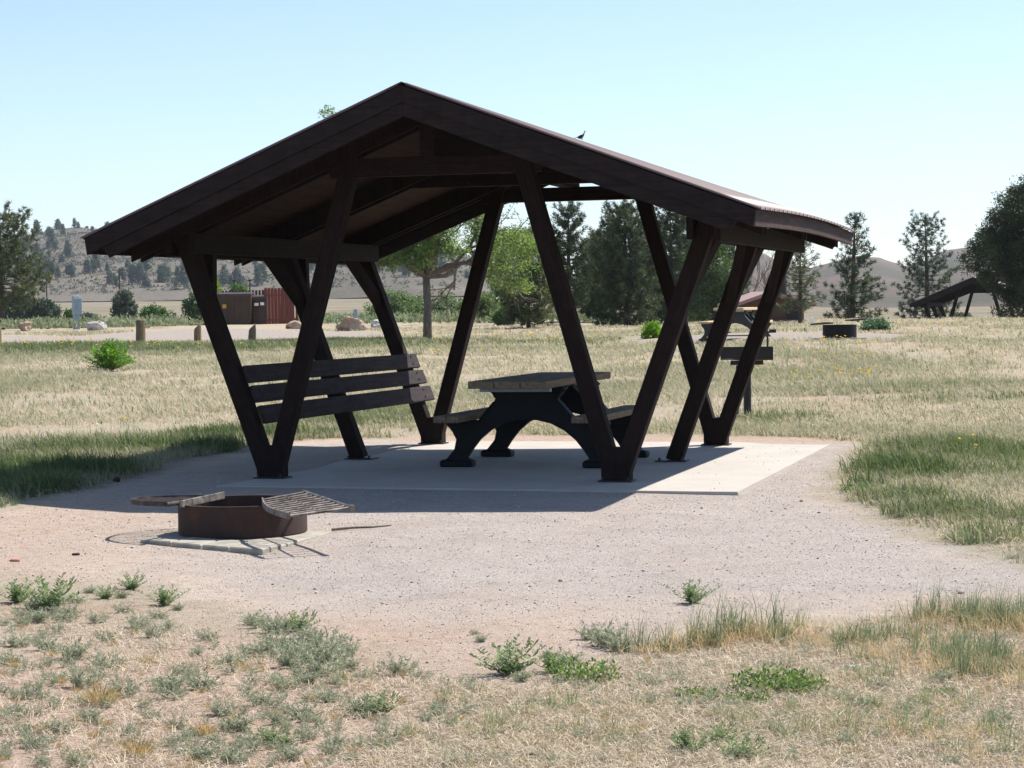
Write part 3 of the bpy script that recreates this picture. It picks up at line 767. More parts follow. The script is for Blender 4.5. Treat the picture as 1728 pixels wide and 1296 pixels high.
def blob_tree(name, pos, H, ell, c1, c2, label, group, ncl=120, nl=60, leaf=(.09, .05), cl=.28, mat='leaf', trunk=True, kind='tree', clear=.15, droop=0., surf=.75, part='crown', bark='bark', yell=0):
    """leafy tree or bush: clumps through several lobes. ell=list of (cx,cy,cz,rx,ry,rz) relative"""
    root = empty(name, tuple(pos), 0, label, kind, group)
    w = np.array([e[3]*e[4]*e[5] for e in ell])**.67; w /= w.sum(); C = []
    for _ in range(ncl):
        e = ell[rng.choice(len(ell), p=w)]; d = rdir(1)[0]; r = rng.random()**(1/3) if rng.random() > surf else .8+.25*rng.random()
        C.append([e[0]+d[0]*e[3]*r, e[1]+d[1]*e[4]*r, e[2]+d[2]*e[5]*r])
    C = np.array(C); C[:, 2] = np.maximum(C[:, 2], .05)
    bm = bmesh.new()
    if trunk:
        cz = max(e[2] for e in ell)
        tube(bm, [(0, 0, -.15), (.02*H, .01*H, H*.3), (0, 0, cz)], [.03*H, .022*H, .008*H], 8)
    for k in range(min(26 if trunk else 16, len(C))):
        q = C[k]; s = np.array([0, 0, H*(.2+.3*rng.random()) if trunk else 0.])
        m_ = s+(q-s)*.5+np.array([0, 0, .06*H]); tube(bm, [s, m_, q], [.009*H, .006*H, .003*H], 5, False)
    from_bm('trunk' if trunk else 'stems', bm, M[bark], root, True)
    cc = np.repeat(C, nl, 0); sz = np.repeat(.6+.8*rng.random(len(C)), nl)
    cc = cc+np.clip(rng.normal(size=cc.shape), -1.5, 1.5)*(cl*sz*.5)[:, None]; cc[:, 2] = np.maximum(cc[:, 2], .02)
    dr = rdir(len(cc)); dr[:, 2] -= droop; dr /= np.linalg.norm(dr, axis=1, keepdims=True)
    V, Fc = tri_leaves(cc, dr, leaf[0]*(.6+.7*rng.random(len(cc))), leaf[1], 'quad')
    mk(part, V, Fc, M[mat], root, cols(len(cc), 4, c1, c2, .15, np.repeat(rng.random(len(C)), nl)))
    return root

# ------------------------------------------------------------------ trees and shrubs
NG = 'pines and junipers behind the campsites'
def P_(px, top, D, hw): 
    p = at(px, D); return p, topz(top, px, D)-p[2], hw*mpp(D)
GR1, GR2 = (.020, .038, .015), (.070, .105, .034)      # dark pine
OL1, OL2 = (.040, .058, .020), (.115, .135, .045)      # olive pine
BL1, BL2 = (.032, .052, .024), (.105, .130, .055)      # grey green pine
p, H, R_ = P_(5, 362, 100, 74); pine('pine_tree', p, H, R_, OL1, OL2, 'full olive green pine cut off by the left edge of the view', NG, 1.5, 'round', .22, .20, .035)
p, H, R_ = P_(893, 432, 78, 48); pine('pine_tree', p, H, R_, OL1, OL2, 'low bushy olive pine just right of the pale barked locust', NG, 1.4, 'full', .06, .16, .028)
p, H, R_ = P_(962, 349, 86, 40); pine('pine_tree', p, H, R_, GR1, GR2, 'tall narrow dark pine with clumped top seen through the shelter', NG, 1.6, 'full', .14, .17, .03)
p, H, R_ = P_(1060, 350, 83, 66); pine('pine_tree', p, H, R_, BL1, BL2, 'broad grey green pine reaching the ground behind the shelter', NG, 2.0, 'full', .03, .17, .03)
p, H, R_ = P_(1137, 348, 96, 50); pine('pine_tree', p, H, R_, GR1, GR2, 'dark pine rising above the others left of the brown toilet building', NG, 1.7, 'full', .05, .18, .033)
p, H, R_ = P_(1352, 404, 69, 52); pine('pine_tree', p, H, R_, (.05, .07, .035), (.15, .18, .085), 'thin pale green pine in front of the brown toilet building', NG, .9, 'cone', .16, .16, .026, open_=.2)
p, H, R_ = P_(1440, 362, 84, 56); pine('pine_tree', p, H, R_, GR1, (.065, .105, .045), 'dark open pine behind the small distant fire ring', NG, 1.15, 'cone', .1, .19, .03, open_=.12)
p, H, R_ = P_(1567, 369, 112, 54); pine('pine_tree', p, H, R_, GR1, (.06, .10, .05), 'lone grey green pine left of the distant shelter', NG, 1.2, 'full', .1, .2, .033, open_=.1)
p, H, R_ = P_(1013, 396, 92, 44); pine('pine_tree', p, H, R_, OL1, (.10, .125, .045), 'olive pine filling the gap between the narrow dark pine and the broad one', NG, 1.6, 'full', .05, .17, .03)
p, H, R_ = P_(1170, 366, 103, 46); pine('pine_tree', p, H, R_, GR1, (.08, .115, .045), 'mid green pine just left of the leafy tree by the toilet building', NG, 1.6, 'full', .05, .18, .033)
p, H, R_ = P_(1232, 402, 100, 30); pine('pine_tree', p, H, R_, BL1, BL2, 'short pine at the left corner of the toilet building', NG, 1.4, 'full', .05, .18, .033)
def lobes(W_, H, n, lo=.12):
    L_ = []
    for k in range(n):
        t = rng.random(); a = rng.random()*6.28; r = W_*.55*(1-.6*t)
        L_.append((math.cos(a)*r, math.sin(a)*r, H*(lo+(1-lo)*(.15+.7*t)), W_*.48, W_*.48, H*.2))
    L_.append((0, 0, H*.5, W_*.75, W_*.75, H*.42)); return L_
Dj = 84.; p = at(1738, Dj); rz_ = 0; jl = []
for (a_, b_, ra, rb) in ((1752, 400, 84, 96), (1688, 428, 56, 52), (1712, 352, 42, 46), (1722, 322, 20, 22), (1690, 388, 32, 30), (1775, 480, 70, 62), (1712, 480, 42, 34), (1665, 425, 36, 26), (1760, 325, 40, 40), (1652, 440, 24, 26), (1705, 395, 50, 50), (1745, 345, 45, 50), (1735, 520, 56, 34), (1760, 450, 80, 80), (1690, 460, 45, 40)):
    jl.append(((a_-1738)*mpp(Dj), rng.normal()*.4, topz(b_, a_, Dj)-p[2], ra*mpp(Dj)*.95, ra*mpp(Dj)*.9, rb*mpp(Dj)*.95))
blob_tree('juniper_tree', p, 6.2, jl, (.014, .026, .009), (.060, .082, .024), 'large dark juniper at the right edge in front of the distant shelter', NG, 760, 110, (.11, .042), .30, 'needle', surf=.5)
p, H, R_ = P_(1205, 382, 92, 52); blob_tree('leafy_tree', p, H, lobes(R_, H, 7), (.035, .062, .022), (.11, .165, .055), 'leafy green tree between the dark pine and the toilet building', NG, 210, 80, (.12, .06), .34)
p, H, R_ = P_(1010, 392, 104, 46); blob_tree('leafy_tree', p, H, lobes(R_, H, 6), (.04, .075, .03), (.10, .16, .06), 'mid green leafy tree filling the gap behind the tall narrow pine', NG, 190, 80, (.13, .065), .36)
p, H, R_ = P_(1105, 380, 108, 40); blob_tree('leafy_tree', p, H, lobes(R_, H, 5), (.035, .068, .026), (.09, .15, .055), 'leafy tree squeezed behind the broad grey green pine', NG, 150, 70, (.13, .065), .36)
p, H, R_ = P_(855, 470, 100, 24); blob_tree('leafy_tree', p, H, lobes(R_, H, 4, .05), (.05, .09, .035), (.13, .2, .07), 'small leafy tree behind the low olive pine', NG, 90, 60, (.12, .06), .3)
# bare tree
p, H, R_ = P_(1278, 418, 106, 30)
bt = empty('bare_tree', tuple(p), 0, 'bare grey branched tree standing behind the brown toilet building', 'tree', None)
bm = bmesh.new()
def bare(a, d, L_, r, lv):
    b = a+d*L_; tube(bm, [a, (a+b)/2+Vector(rng.normal(size=3))*L_*.05, b], [r, r*.8, r*.6], 6, False)
    if lv <= 0: return
    for _ in range(3 if lv > 1 else 4):
        nd = (d+Vector(rng.normal(size=3))*.42+Vector((0, 0, .22))).normalized(); bare(a+(b-a)*(.5+.5*rng.random()), nd, L_*(.62+.25*rng.random()), r*.58, lv-1)
bare(Vector((0, 0, -.1)), Vector((0, 0, 1)), H*.36, .09, 1) if False else None
for dx in (-.35, .1, .45): bare(Vector((dx*.3, 0, -.1)), Vector((dx*.6, 0, 1)).normalized(), H*.38, .075, 4)
from_bm('trunk', bm, M['deadwood'], bt, True)
# honey locusts with pale bark
def locust(px, base, D, tops, H, crown, label, seed, shoots=(), hw=.13, dens_=1.):
    p = at(px, D); root = empty('locust_tree', tuple(p), 0, label, 'tree', 'pale barked locust trees'); bm = bmesh.new(); tips = []
    def br(a, d, L_, r, lv):
        b = a+d*L_; m_ = (a+b)/2+Vector(rng.normal(size=3))*L_*.06
        tube(bm, [a, m_, b], [r, r*.85, r*.7], 7, False)
        if lv <= 3: tips.extend([m_, b, a.lerp(b, .75)])
        if lv <= 0: return
        for _ in range(3):
            nd = (d+Vector(rng.normal(size=3))*.55+Vector((0, 0, .12))).normalized(); br(a.lerp(b, .55+.45*rng.random()), nd, L_*(.62+.2*rng.random()), r*.6, lv-1)
    zf = H*.33
    tube(bm, [(0, 0, -.2), (.03, 0, zf*.5), (0, .02, zf)], [hw*1.15, hw*.95, hw*.85], 12)
    for d in crown:
        dv = Vector(d[:3]).normalized(); br(Vector((0, .02, zf-.05)), dv, d[3], hw*.6, 4)
    for (sx, sz) in shoots:
        a = Vector((0, 0, H*.45)); b = Vector((sx, .3, sz-p[2])); tube(bm, [a, a.lerp(b, .5)+Vector((0, 0, .5)), b], [.05, .03, .008], 6, False); tips += [b, b-Vector((.05, 0, .12)), b-Vector((-.12, 0, .16)), b+Vector((.12, .1, -.05))]*4
    from_bm('trunk', bm, M['bark_pale'], root, True)
    T_ = np.array([tuple(t) for t in tips]); T_ = T_[rng.random(len(T_)) < dens_]; n = 30
    pc = IW/2+(T_[:, 0]+p[0])/(p[1]+T_[:, 1])*F; pr = 516-(T_[:, 2]+p[2]-EYE)/(p[1]+T_[:, 1])*F
    T_ = T_[~((pc > 822) & (pr < 388) & (rng.random(len(T_)) > .12)) & (pc < 940) & ~((pr > 448) & (pc < 800)) & (pr < 492)]
    cc = np.repeat(T_, n, 0); ax = np.repeat(rdir(len(T_)), n, 0); ax[:, 2] *= .35
    s = (rng.random(len(cc))-.5)*.75; cc = cc+ax*s[:, None]+rng.normal(size=cc.shape)*.075
    dr = rdir(len(cc)); dr[:, 2] -= .3; dr /= np.linalg.norm(dr, axis=1, keepdims=True)
    V, Fc = tri_leaves(cc, dr, .095*(.6+.7*rng.random(len(cc))), .042, 'quad')
    mk('crown', V, Fc, M['leaf'], root, cols(len(cc), 4, (.09, .16, .04), (.25, .34, .10), .15, np.repeat(rng.random(len(T_)), n)))
    return root
D0 = 64.
locust(722, 568, D0, None, 6.0, [(-.35, .1, 1, 2.0), (.15, 0, 1, 2.2), (.8, .1, .55, 1.7), (-.8, .2, .6, 1.5), (.3, -.6, .8, 1.6), (0, .6, .8, 1.6), (1, -.2, .30, 1.5), (-.8, -.3, .5, .9), (.7, .6, .3, 1.6), (-.5, -.8, .5, 1.2), (.2, -.8, .6, 1.2)], 'slender locust tree with pale forked trunk seen through the shelter', 1, shoots=[((557-722)/F*D0, topz(184, 557, D0))], dens_=.55)
locust(893, 560, 86., None, 5.0, [(-.5, .1, 1, 1.05), (.1, 0, 1, 1.2), (.5, .1, .8, .9), (-.9, .2, .6, .9)], 'pale feathery locust crown standing over the low olive pine', 2, hw=.08, dens_=.42)
# shrubs: px, base D, half width px, height px, colours, label
SH = [(262, 118, 31, 34, (.03, .075, .018), (.085, .16, .035), 'rounded dark green shrub left of the dumpster enclosure'),
      (338, 112, 27, 62, (.025, .06, .018), (.08, .15, .04), 'tall leafy green shrub against the left end of the dumpster enclosure'),
      (361, 135, 22, 84, (.12, .19, .02), (.22, .32, .05), 'yellow green tree top showing over the dumpster enclosure'),
      (405, 140, 26, 72, (.07, .14, .03), (.13, .22, .05), 'bright green bush top behind the dumpsters'),
      (212, 175, 22, 66, (.04, .06, .035), (.085, .115, .065), 'grey green juniper behind the tall utility pole'),
      (75, 190, 32, 50, (.02, .04, .02), (.055, .085, .035), 'dark juniper beside the left utility pole'),
      (35, 200, 34, 62, (.02, .038, .02), (.05, .078, .035), 'dark juniper under the big left pine'),
      (150, 185, 20, 26, (.05, .075, .05), (.10, .13, .085), 'low grey green bush beyond the metal utility pedestal'),
      (120, 150, 10, 34, (.05, .12, .02), (.10, .19, .04), 'small bright bush just left of the metal utility pedestal'),
      (668, 98, 46, 50, (.09, .14, .055), (.20, .27, .12), 'pale green willow bush left of the locust trunk'),
      (758, 105, 38, 46, (.09, .14, .06), (.19, .26, .12), 'pale green willow bush right of the locust trunk'),
      (705, 112, 40, 44, (.07, .11, .05), (.16, .22, .10), 'grey green bush hidden behind the locust trunk'),
      (812, 92, 40, 54, (.10, .15, .055), (.21, .28, .12), 'loose pale green bush under the shelter roof gap'),
      (520, 130, 14, 22, (.05, .09, .03), (.11, .17, .05), 'small green bush at the right end of the dumpster enclosure'),
      (1502, 96, 17, 32, (.08, .14, .04), (.17, .25, .08), 'small pale green bush between the two lone pines'),
      (1478, 56, 24, 14, (.06, .12, .055), (.11, .19, .09), 'low bluish green clump right of the small distant fire ring'),
      (1101, 58, 12, 22, (.10, .22, .012), (.20, .36, .03), 'bright yellow green little bush beside the far gravel pad'),
      (852, 84, 14, 28, (.05, .10, .03), (.12, .2, .06), 'low dark green shrub by the low olive pine'),
      (1620, 150, 30, 40, (.02, .035, .018), (.05, .075, .03), 'dark shrub mass behind the distant shelter')]
for px, D, hw, hp, c1, c2, lb in SH:
    p = at(px, D); W_ = hw*mpp(D); H = hp*mpp(D)
    blob_tree('shrub', p, H, [(0, 0, H*.5, W_*.85, W_*.8, H*.42), (-W_*.4, 0, H*.38, W_*.5, W_*.5, H*.34), (W_*.42, .1, H*.42, W_*.5, W_*.5, H*.34), (0, 0, H*.76, W_*.45, W_*.45, H*.2)], c1, c2, lb, 'shrubs in the middle distance', int(50+W_*45), 46, (.0011*D+.02, .0006*D+.01), .13+W_*.12, trunk=False, kind='shrub', part='foliage')
# fern-like bush in the left meadow
p = G(186, 628); W_, H = .40, .62
fb = empty('green_bush', tuple(p), 0, 'bright green feathery bush alone in the dry meadow at left', 'bush')
bm = bmesh.new(); C = []; Dr = []
for k in range(70):
    a = rng.random()*6.28; el = .35+rng.random()**.8*1.15; L_ = (.50+.28*rng.random()); d = Vector((math.cos(a)*math.cos(el), math.sin(a)*math.cos(el), math.sin(el)))
    b = Vector((0, 0, 0)); pts = [b+d*L_*t+Vector((0, 0, -.10*t*t)) for t in (0, .5, 1)]
    tube(bm, pts, [.006, .004, .002], 4, False)
    for t in np.linspace(.25, 1, 13):
        q = b+d*L_*t+Vector((0, 0, -.10*t*t)); sd_ = d.cross(Vector((0, 0, 1))).normalized()
        for s in (-1, 1):
            for _ in range(2): C.append(tuple(q)); v_ = (sd_*s+d*.5+Vector(rng.normal(size=3))*.35).normalized(); Dr.append(tuple(v_))
from_bm('stems', bm, M['grass'] if False else M['bark_pale'], fb)
C = np.array(C); V, Fc = tri_leaves(C, np.array(Dr), .085*(.7+.5*rng.random(len(C))), .022, 'quad')
mk('foliage', V, Fc, M['leaf'], fb, cols(len(C), 4, (.06, .16, .012), (.17, .34, .03), .15))

# ------------------------------------------------------------------ hills
def hill(name, prof, D0_, D1_, foot, mat, px0, px1, nx, ny, seed, rough, back=1.5):
    """prof: crest outline as (photo column, photo row) at distance D1_; the face climbs from D0_ to D1_"""
    pxs = np.linspace(px0, px1, nx); cy = np.interp(pxs, [a for a, b in prof], [b for a, b in prof])
    ts = np.linspace(0, back, ny); Vv = np.zeros((ny, nx, 3))
    for k, t in enumerate(ts):
        D = D0_+(D1_-D0_)*t
        x1 = (pxs-IW/2)/F*D1_; 
        zc = np.array([topz(c_, a_, D1_) for c_, a_ in zip(cy, pxs)])
        x = (pxs-IW/2)/F*D; y = D*np.ones(nx)
        sh_ = math.sin(min(t, 1)*math.pi/2)**1.1 if t <= 1 else 1-(t-1)**2*.8
        z = foot+(zc-foot)*sh_
        amp = rough*math.sin(min(t, 1)*math.pi)**.5 if t < 1 else 0
        rg = np.abs(fbm(x, y*.5, 170, seed, 5)-.5)*2
        z = z+amp*(.5-rg)*1.6+ (fbm(x, y, 30, seed+4, 4)-.5)*rough*.25
        Vv[k] = np.stack([x, y, z], -1)
    i, j = np.meshgrid(np.arange(ny-1), np.arange(nx-1), indexing='ij')
    Q = np.stack([i*nx+j, i*nx+j+1, (i+1)*nx+j+1, (i+1)*nx+j], -1).reshape(-1, 4)
    o = mk(name, Vv.reshape(-1, 3), Q, mat, smooth=True); tag(o, kind='structure'); return Vv
def hillmat(name, c1, c2, c3, sc):
    m, nt, N, Lk, P = new_mat(name)
    a = ramp(nt, nz(nt, sc, 9, .7), [(.35, c1), (.6, c2)])
    s = ramp(nt, nz(nt, sc*22, 7, .85), [(.56, (0, 0, 0)), (.64, (1, 1, 1))])
    Lk.new(mix(nt, s, a, c3), P.inputs['Base Color']); P.inputs['Roughness'].default_value = 1; P.inputs['Specular IOR Level'].default_value = .05
    Lk.new(bump(nt, nz(nt, sc*14, 8, .8), .8, 1.2), P.inputs['Normal']); return m
hmA = hillmat('hill_scrub', (.11, .10, .075), (.18, .155, .125), (.085, .09, .065), .012)
hmB = hillmat('hill_far', (.075, .08, .06), (.155, .115, .095), (.06, .07, .05), .004)
HA = hill('hill', [(-700, 400), (-300, 420), (0, 430), (60, 420), (110, 413), (145, 411), (190, 414), (300, 424), (420, 422), (560, 430), (700, 441), (800, 455), (870, 478), (950, 500), (1040, 512), (1300, 516)], 640, 1150, 5., hmA, -700, 1100, 260, 110, 2, 9)
HB = hill('hill', [(700, 510), (950, 490), (1080, 470), (1200, 462), (1240, 452), (1262, 444), (1290, 448), (1320, 462), (1370, 470), (1400, 462), (1440, 452), (1485, 455), (1530, 468), (1560, 460), (1600, 444), (1640, 440), (1700, 432), (1900, 420), (2500, 440)], 400, 3000, -1.4, hmB, 700, 2500, 200, 90, 9, 8)
# scattered trees on the hillside: three prototypes, copied
hroots = []
protos = []
for k in range(3):
    H = 8.; n = 46
    C = []
    for _ in range(n):
        t = rng.random()**.8; r = 2.3*math.sqrt(max(.05, 1-t**1.5))*rng.random()**.5*(1.2 if k == 1 else .95); a = rng.random()*6.28; C.append((r*math.cos(a), r*math.sin(a), .9+t*(H-1.2)*(.8 if k == 1 else 1)))
    C = np.array(C); cc = np.repeat(C, 16, 0)+rng.normal(size=(n*16, 3))*.45
    V, Fc = tri_leaves(cc, rdir(len(cc)), .9, .55, 'quad')
    cr_ = mk('crown', V, Fc, M['needle'], None, cols(len(cc), 4, (.045, .07, .045), (.10, .135, .085), .15, np.repeat(rng.random(n), 16)))
    bm = bmesh.new(); tube(bm, [(0, 0, -1), (0, 0, H*.7)], [.25, .1], 5); tr_ = from_bm('trunk', bm, M['bark'])
    protos.append((cr_, tr_))
used_p = [False]*3
def hill_tree(x, y, z, s, label, group):
    k = int(rng.integers(0, 3)); cr_, tr_ = protos[k]
    root = empty('hillside_pine', (x, y, z), rng.random()*6.28, label, 'tree', group); root.scale = (s, s, s*(.85+.4*rng.random()))
    if used_p[k]: cr_, tr_ = cr_.copy(), tr_.copy(); COL.objects.link(cr_); COL.objects.link(tr_)
    used_p[k] = True; cr_.parent = root; tr_.parent = root
ny, nx = HA.shape[:2]; cnt = 0; tries = 0
while cnt < 285 and tries < 60000:
    tries += 1
    a = int(4+68*rng.random()**1.5); b = int(rng.integers(78, 224)); q = HA[a, b]
    px = IW/2+q[0]/q[1]*F
    if not (-10 < px < 870) or 495 < px < 530: continue
    if a > 62 and rng.random() < .6: continue
    dns = fbm(np.array([q[0]]), np.array([q[1]*.6]), 24, 21, 3)[0]
    left = 1 if px < 330 else (.8 if px < 620 else .95)
    if dns < .53-.04*left or rng.random() > left: continue
    hill_tree(q[0]+rng.normal()*3, q[1]+rng.normal()*3, q[2]-.4, .34+.5*rng.random()**1.5+.0002*(q[1]-640), 'small dark pine scattered over the far brown hillside', 'pines scattered over the far hillside'); cnt += 1
# low scrub on the hill: one mass
C = []
for _ in range(14000):
    a = rng.random()*74+2; b = rng.random()*170+65; i0, j0 = int(a), int(b); q = HA[i0, j0]*(1-(a-i0))+HA[i0+1, j0]*(a-i0); q2_ = HA[i0, j0+1]*(1-(a-i0))+HA[i0+1, j0+1]*(a-i0); C.append(q*(1-(b-j0))+q2_*(b-j0))
C = np.array(C); kp = fbm(C[:, 0], C[:, 1], 60, 33, 3)+rng.random(len(C))*.3 > .52; C = C[kp]
cc = np.repeat(C, 7, 0)+rng.normal(size=(len(C)*7, 3))*np.array([.4, .4, .2])+np.array([0, 0, .3])
V, Fc = tri_leaves(cc, rdir(len(cc)), .75, .5, 'quad')
tag(mk('hill_scrub', V, Fc, M['needle'], None, cols(len(cc), 4, (.06, .068, .045), (.12, .125, .085), .15)), 'low grey green scrub dotting the far hillside', 'scrub', kind='stuff')
# sagebrush and reeds in the valley behind the road
C = []; c_t = []
for _ in range(2900):
    px = rng.random()*2500-380; D = 88+rng.random()**1.5*100
    if px > 1050 and rng.random() < .75: continue
    x = (px-IW/2)/F*D
    if g_road(np.array([x]), np.array([D]))[0] > -.8: continue
    if 300 < px < 540 and D < 103: continue
    C.append((x, D, gz(x, D)+.05)); c_t.append(fbm(np.array([x]), np.array([D]), 9, 3)[0])
C = np.array(C); c_t = np.repeat((np.array(c_t)-.3)*2.2, 26); sz = np.repeat(.16+.36*rng.random(len(C))**1.5, 26)
cc = np.repeat(C, 26, 0)+np.abs(rng.normal(size=(len(C)*26, 3)))*np.c_[sz*.8, sz*.8, sz*.55]*np.sign(rng.normal(size=(len(C)*26, 3)))*[1, 1, 0]+np.c_[0*sz, 0*sz, rng.random(len(sz))*sz*.9]
d = rdir(len(cc)); d[:, 2] = np.abs(d[:, 2])+.5; d /= np.linalg.norm(d, axis=1, keepdims=True)
V, Fc = tri_leaves(cc, d, .22, .075, 'quad')
tag(mk('sagebrush', V, Fc, M['grass'], None, cols(len(cc), 4, (.15, .19, .10), (.25, .27, .16), .14, c_t)), 'pale grey green sagebrush filling the ground beyond the road', 'sagebrush', kind='stuff')

# ------------------------------------------------------------------ things along the road
def rock(name, px, py, D, wpx, hpx, mat, label, seed, group='boulders along the road', dp=.8):
    p = at(px, D); W_ = wpx*mpp(D)/2; H = hpx*mpp(D)
    bm = bmesh.new(); bmesh.ops.create_icosphere(bm, subdivisions=4, radius=1); r = np.random.default_rng(seed)
    pl = [Vector(r.normal(size=3)).normalized() for _ in range(9)]
    for v in bm.verts:
        d = v.co.normalized(); k = 1.0
        for n in pl:
            c_ = d.dot(n)
            if c_ > .55: k = min(k, .82/ c_ * (.85+.15*0) if c_ > .82 else k)
        nn = float(fbm(np.array([d.x*2+seed]), np.array([d.y*2+d.z*1.7]), .8, seed, 4)[0])-.5
        v.co = d*k*(1+.42*nn)
    for v in bm.verts: v.co = Vector((v.co.x*W_, v.co.y*W_*dp, v.co.z*H*.62+H*.32))
    o = from_bm(name, bm, mat, None, False); o.location = tuple(p); o.rotation_euler = (0, 0, r.random()*.6-.3)
    return tag(o, label, 'boulder', group)
B1, B2 = M['boulder'], M['boulder_grey']
rock('boulder', 45, 0, 88, 26, 18, B1, 'pinkish boulder in sage near the left edge of the view', 3)
rock('boulder', 165, 0, 86, 36, 20, B2, 'pale rounded boulder just right of the metal utility pedestal', 4)
rock('boulder', 96, 0, 104, 12, 8, B1, 'tiny pink boulder between two short wooden posts', 5)
rock('boulder', 246, 0, 92, 18, 7, B1, 'low flat rock behind the tallest round topped wooden post', 6)
rock('boulder', 499, 0, 84, 32, 14, B1, 'flattish orange boulder beside the red picket fence', 7)
rock('boulder', 594, 0, 80, 52, 27, B1, 'largest tan boulder, in front of a small grey marker post', 8)
rock('boulder', 642, 0, 84, 30, 18, B2, 'whitish boulder behind the rear left shelter post', 9)
def bollard(px, base, D, wpx, hpx, label, cut):
    p = at(px, D); w = wpx*mpp(D)/2; H = hpx*mpp(D)
    bm = bmesh.new(); seg = 14; rings = []
    for z, k in ((-.2, 1), (H*.3, 1.02), (H*.7, .99), (H*.93, .96), (H, .80)):
        rings.append([bm.verts.new((w*k*math.cos(t)*(1+.03*rng.normal()), w*k*math.sin(t)*(1+.03*rng.normal()), z+(cut*w*k*math.cos(t) if z > H*.5 else 0))) for t in [2*math.pi*q/seg for q in range(seg)]])
    for a, b in zip(rings, rings[1:]):
        for k in range(seg): bm.faces.new((a[k], a[(k+1) % seg], b[(k+1) % seg], b[k]))
    bm.faces.new(rings[-1])
    o = from_bm('wooden_post', bm, M['bollard'], None, True); o.location = tuple(p); tag(o, label, 'post', 'short wooden barrier posts by the road')
for a in ((239, 0, 62, 16, 41, 'tallest round topped wooden barrier post in front of the gravel road', .1),
          (335, 0, 63, 13, 27, 'slant cut wooden barrier post just left of the front left shelter leg', .9),
          (427, 0, 63, 13, 25, 'slant cut wooden barrier post below the dumpsters', .9),
          (-2, 0, 63, 12, 30, 'wooden barrier post cut by the left edge of the view', .4),
          (83, 0, 96, 8, 16, 'small wooden post left of the metal utility pedestal', .2),
          (121, 0, 97, 8, 13, 'small leaning wooden post touching the metal utility pedestal', .8),
          (72, 0, 100, 5, 11, 'tiny thin wooden post beside the pinkish boulder', .2),
          (195, 0, 97, 7, 15, 'small wooden post between the pale boulder and the road', .2)): bollard(*a)
# utility pedestal
p = at(131, 90); pd = empty('utility_pedestal', tuple(p), .5, 'pale blue grey metal utility pedestal standing near the road at left', 'utility box')
bm = bmesh.new(); add_box(bm, Matrix.Translation((0, 0, .62)), .26, .20, 1.5, .01); from_bm('post', bm, M['galv'], pd)
bm = bmesh.new(); add_box(bm, Matrix.Translation((.02, -.07, 1.00)), .36, .30, .72, .015); add_box(bm, Matrix.Translation((-.02, -.05, 1.40)), .28, .26, .10, .02); bx = from_bm('meter_box', bm, M['galv'], pd)
bm = bmesh.new(); add_box(bm, Matrix.Translation((.06, -.225, 1.02)), .18, .012, .40, .003); from_bm('door', bm, M['steel_dark'] if False else M['galv'], bx)
for px, D, hp, lb in ((297, 100, 24, 'small grey marker post standing behind the gravel road'), (602, 84, 33, 'small grey marker post behind the largest tan boulder')):
    p = at(px, D); o = from_bm('marker_post', (lambda b: (add_box(b, Matrix.Translation((0, 0, hp*mpp(D)/2)), .17, .12, hp*mpp(D), .01), b)[1])(bmesh.new()), M['galv'] if px > 400 else M['deadwood']); o.location = tuple(p); tag(o, lb, 'post')
# utility poles
for k, (px, D, top, lb, arm) in enumerate(((205, 330, 452, 'tall wooden utility pole with a crossarm left of the shelter', 1), (82, 420, 466, 'utility pole near the left edge of the view', 1), (235, 760, 477, 'thin far utility pole, left one of a close pair', 0), (246, 780, 480, 'thin far utility pole, right one of a close pair', 0), (607, 820, 478, 'far utility pole under the rear shelter roof, left one', 0), (617, 800, 482, 'far utility pole under the rear shelter roof, right one', 0))):
    p = at(px, D); zt = topz(top, px, D)-p[2]; pr = empty('utility_pole', tuple(p), .2, lb, 'utility pole', 'wooden utility poles in the valley')
    bm = bmesh.new(); tube(bm, [(0, 0, -1), (0, 0, zt)], [.19, .12], 8); from_bm('pole', bm, M['pole'], pr)
    bm = bmesh.new(); add_box(bm, Matrix.Translation((0, .12, zt-.35)), 2.3 if arm else 1.4, .12, .14, .01)
    ca = from_bm('crossarm', bm, M['pole'], pr)
    bm = bmesh.new()
    for x in ((-.95, 0, .95) if arm else (-.55, .55)): tube(bm, [(x, .12, zt-.3), (x, .12, zt-.08)], .05, 6)
    from_bm('insulators', bm, M['galv'], ca)
# dumpster enclosure
D = 100.; base = gz(*at(420, D)[:2])
def ex(px): return (px-IW/2)/F*D
zb = lambda py: topz(py, 430, D)
en = empty('dumpster_enclosure', (ex(430), D+1, base), 0, 'red brown picket fence enclosure round the dumpsters beyond the road', 'enclosure')
e0 = np.array([ex(430), D+1, base])
def pickets(name, x0, y0, x1, y1, z0, z1, w=.13, gap=.03):
    bm = bmesh.new(); a = Vector((x0, y0, 0)); b = Vector((x1, y1, 0)); L_ = (b-a).length; d = (b-a)/L_; n = int(L_/(w+gap)); an = math.atan2(d.y, d.x)
    for k in range(n):
        c_ = a+d*(k+.5)*L_/n; h = z1-z0+rng.normal()*.012
        add_box(bm, Matrix.Translation((c_.x, c_.y, z0+h/2)) @ Matrix.Rotation(an, 4, 'Z'), w, .022, h, .004)
    for zz in (z0+.35, z1-.35):
        mid = (a+b)/2; add_box(bm, Matrix.Translation((mid.x, mid.y+.04, zz)) @ Matrix.Rotation(an, 4, 'Z'), L_, .05, .09, .004)
    return from_bm(name, bm, M['redfence'], en)
zg = zb(552)-base; zt_ = zb(487)-base
pickets('fence_panel', ex(452)-e0[0], -1.9, ex(499)-e0[0], -1.2, zg, zt_)
pickets('fence_panel', ex(366)-e0[0], 1.1, ex(498)-e0[0], 1.1, zg, zt_-.06, .11, .05)
pickets('fence_panel', ex(366)-e0[0], 1.1, ex(356)-e0[0], -1.0, zg, zt_-.10)
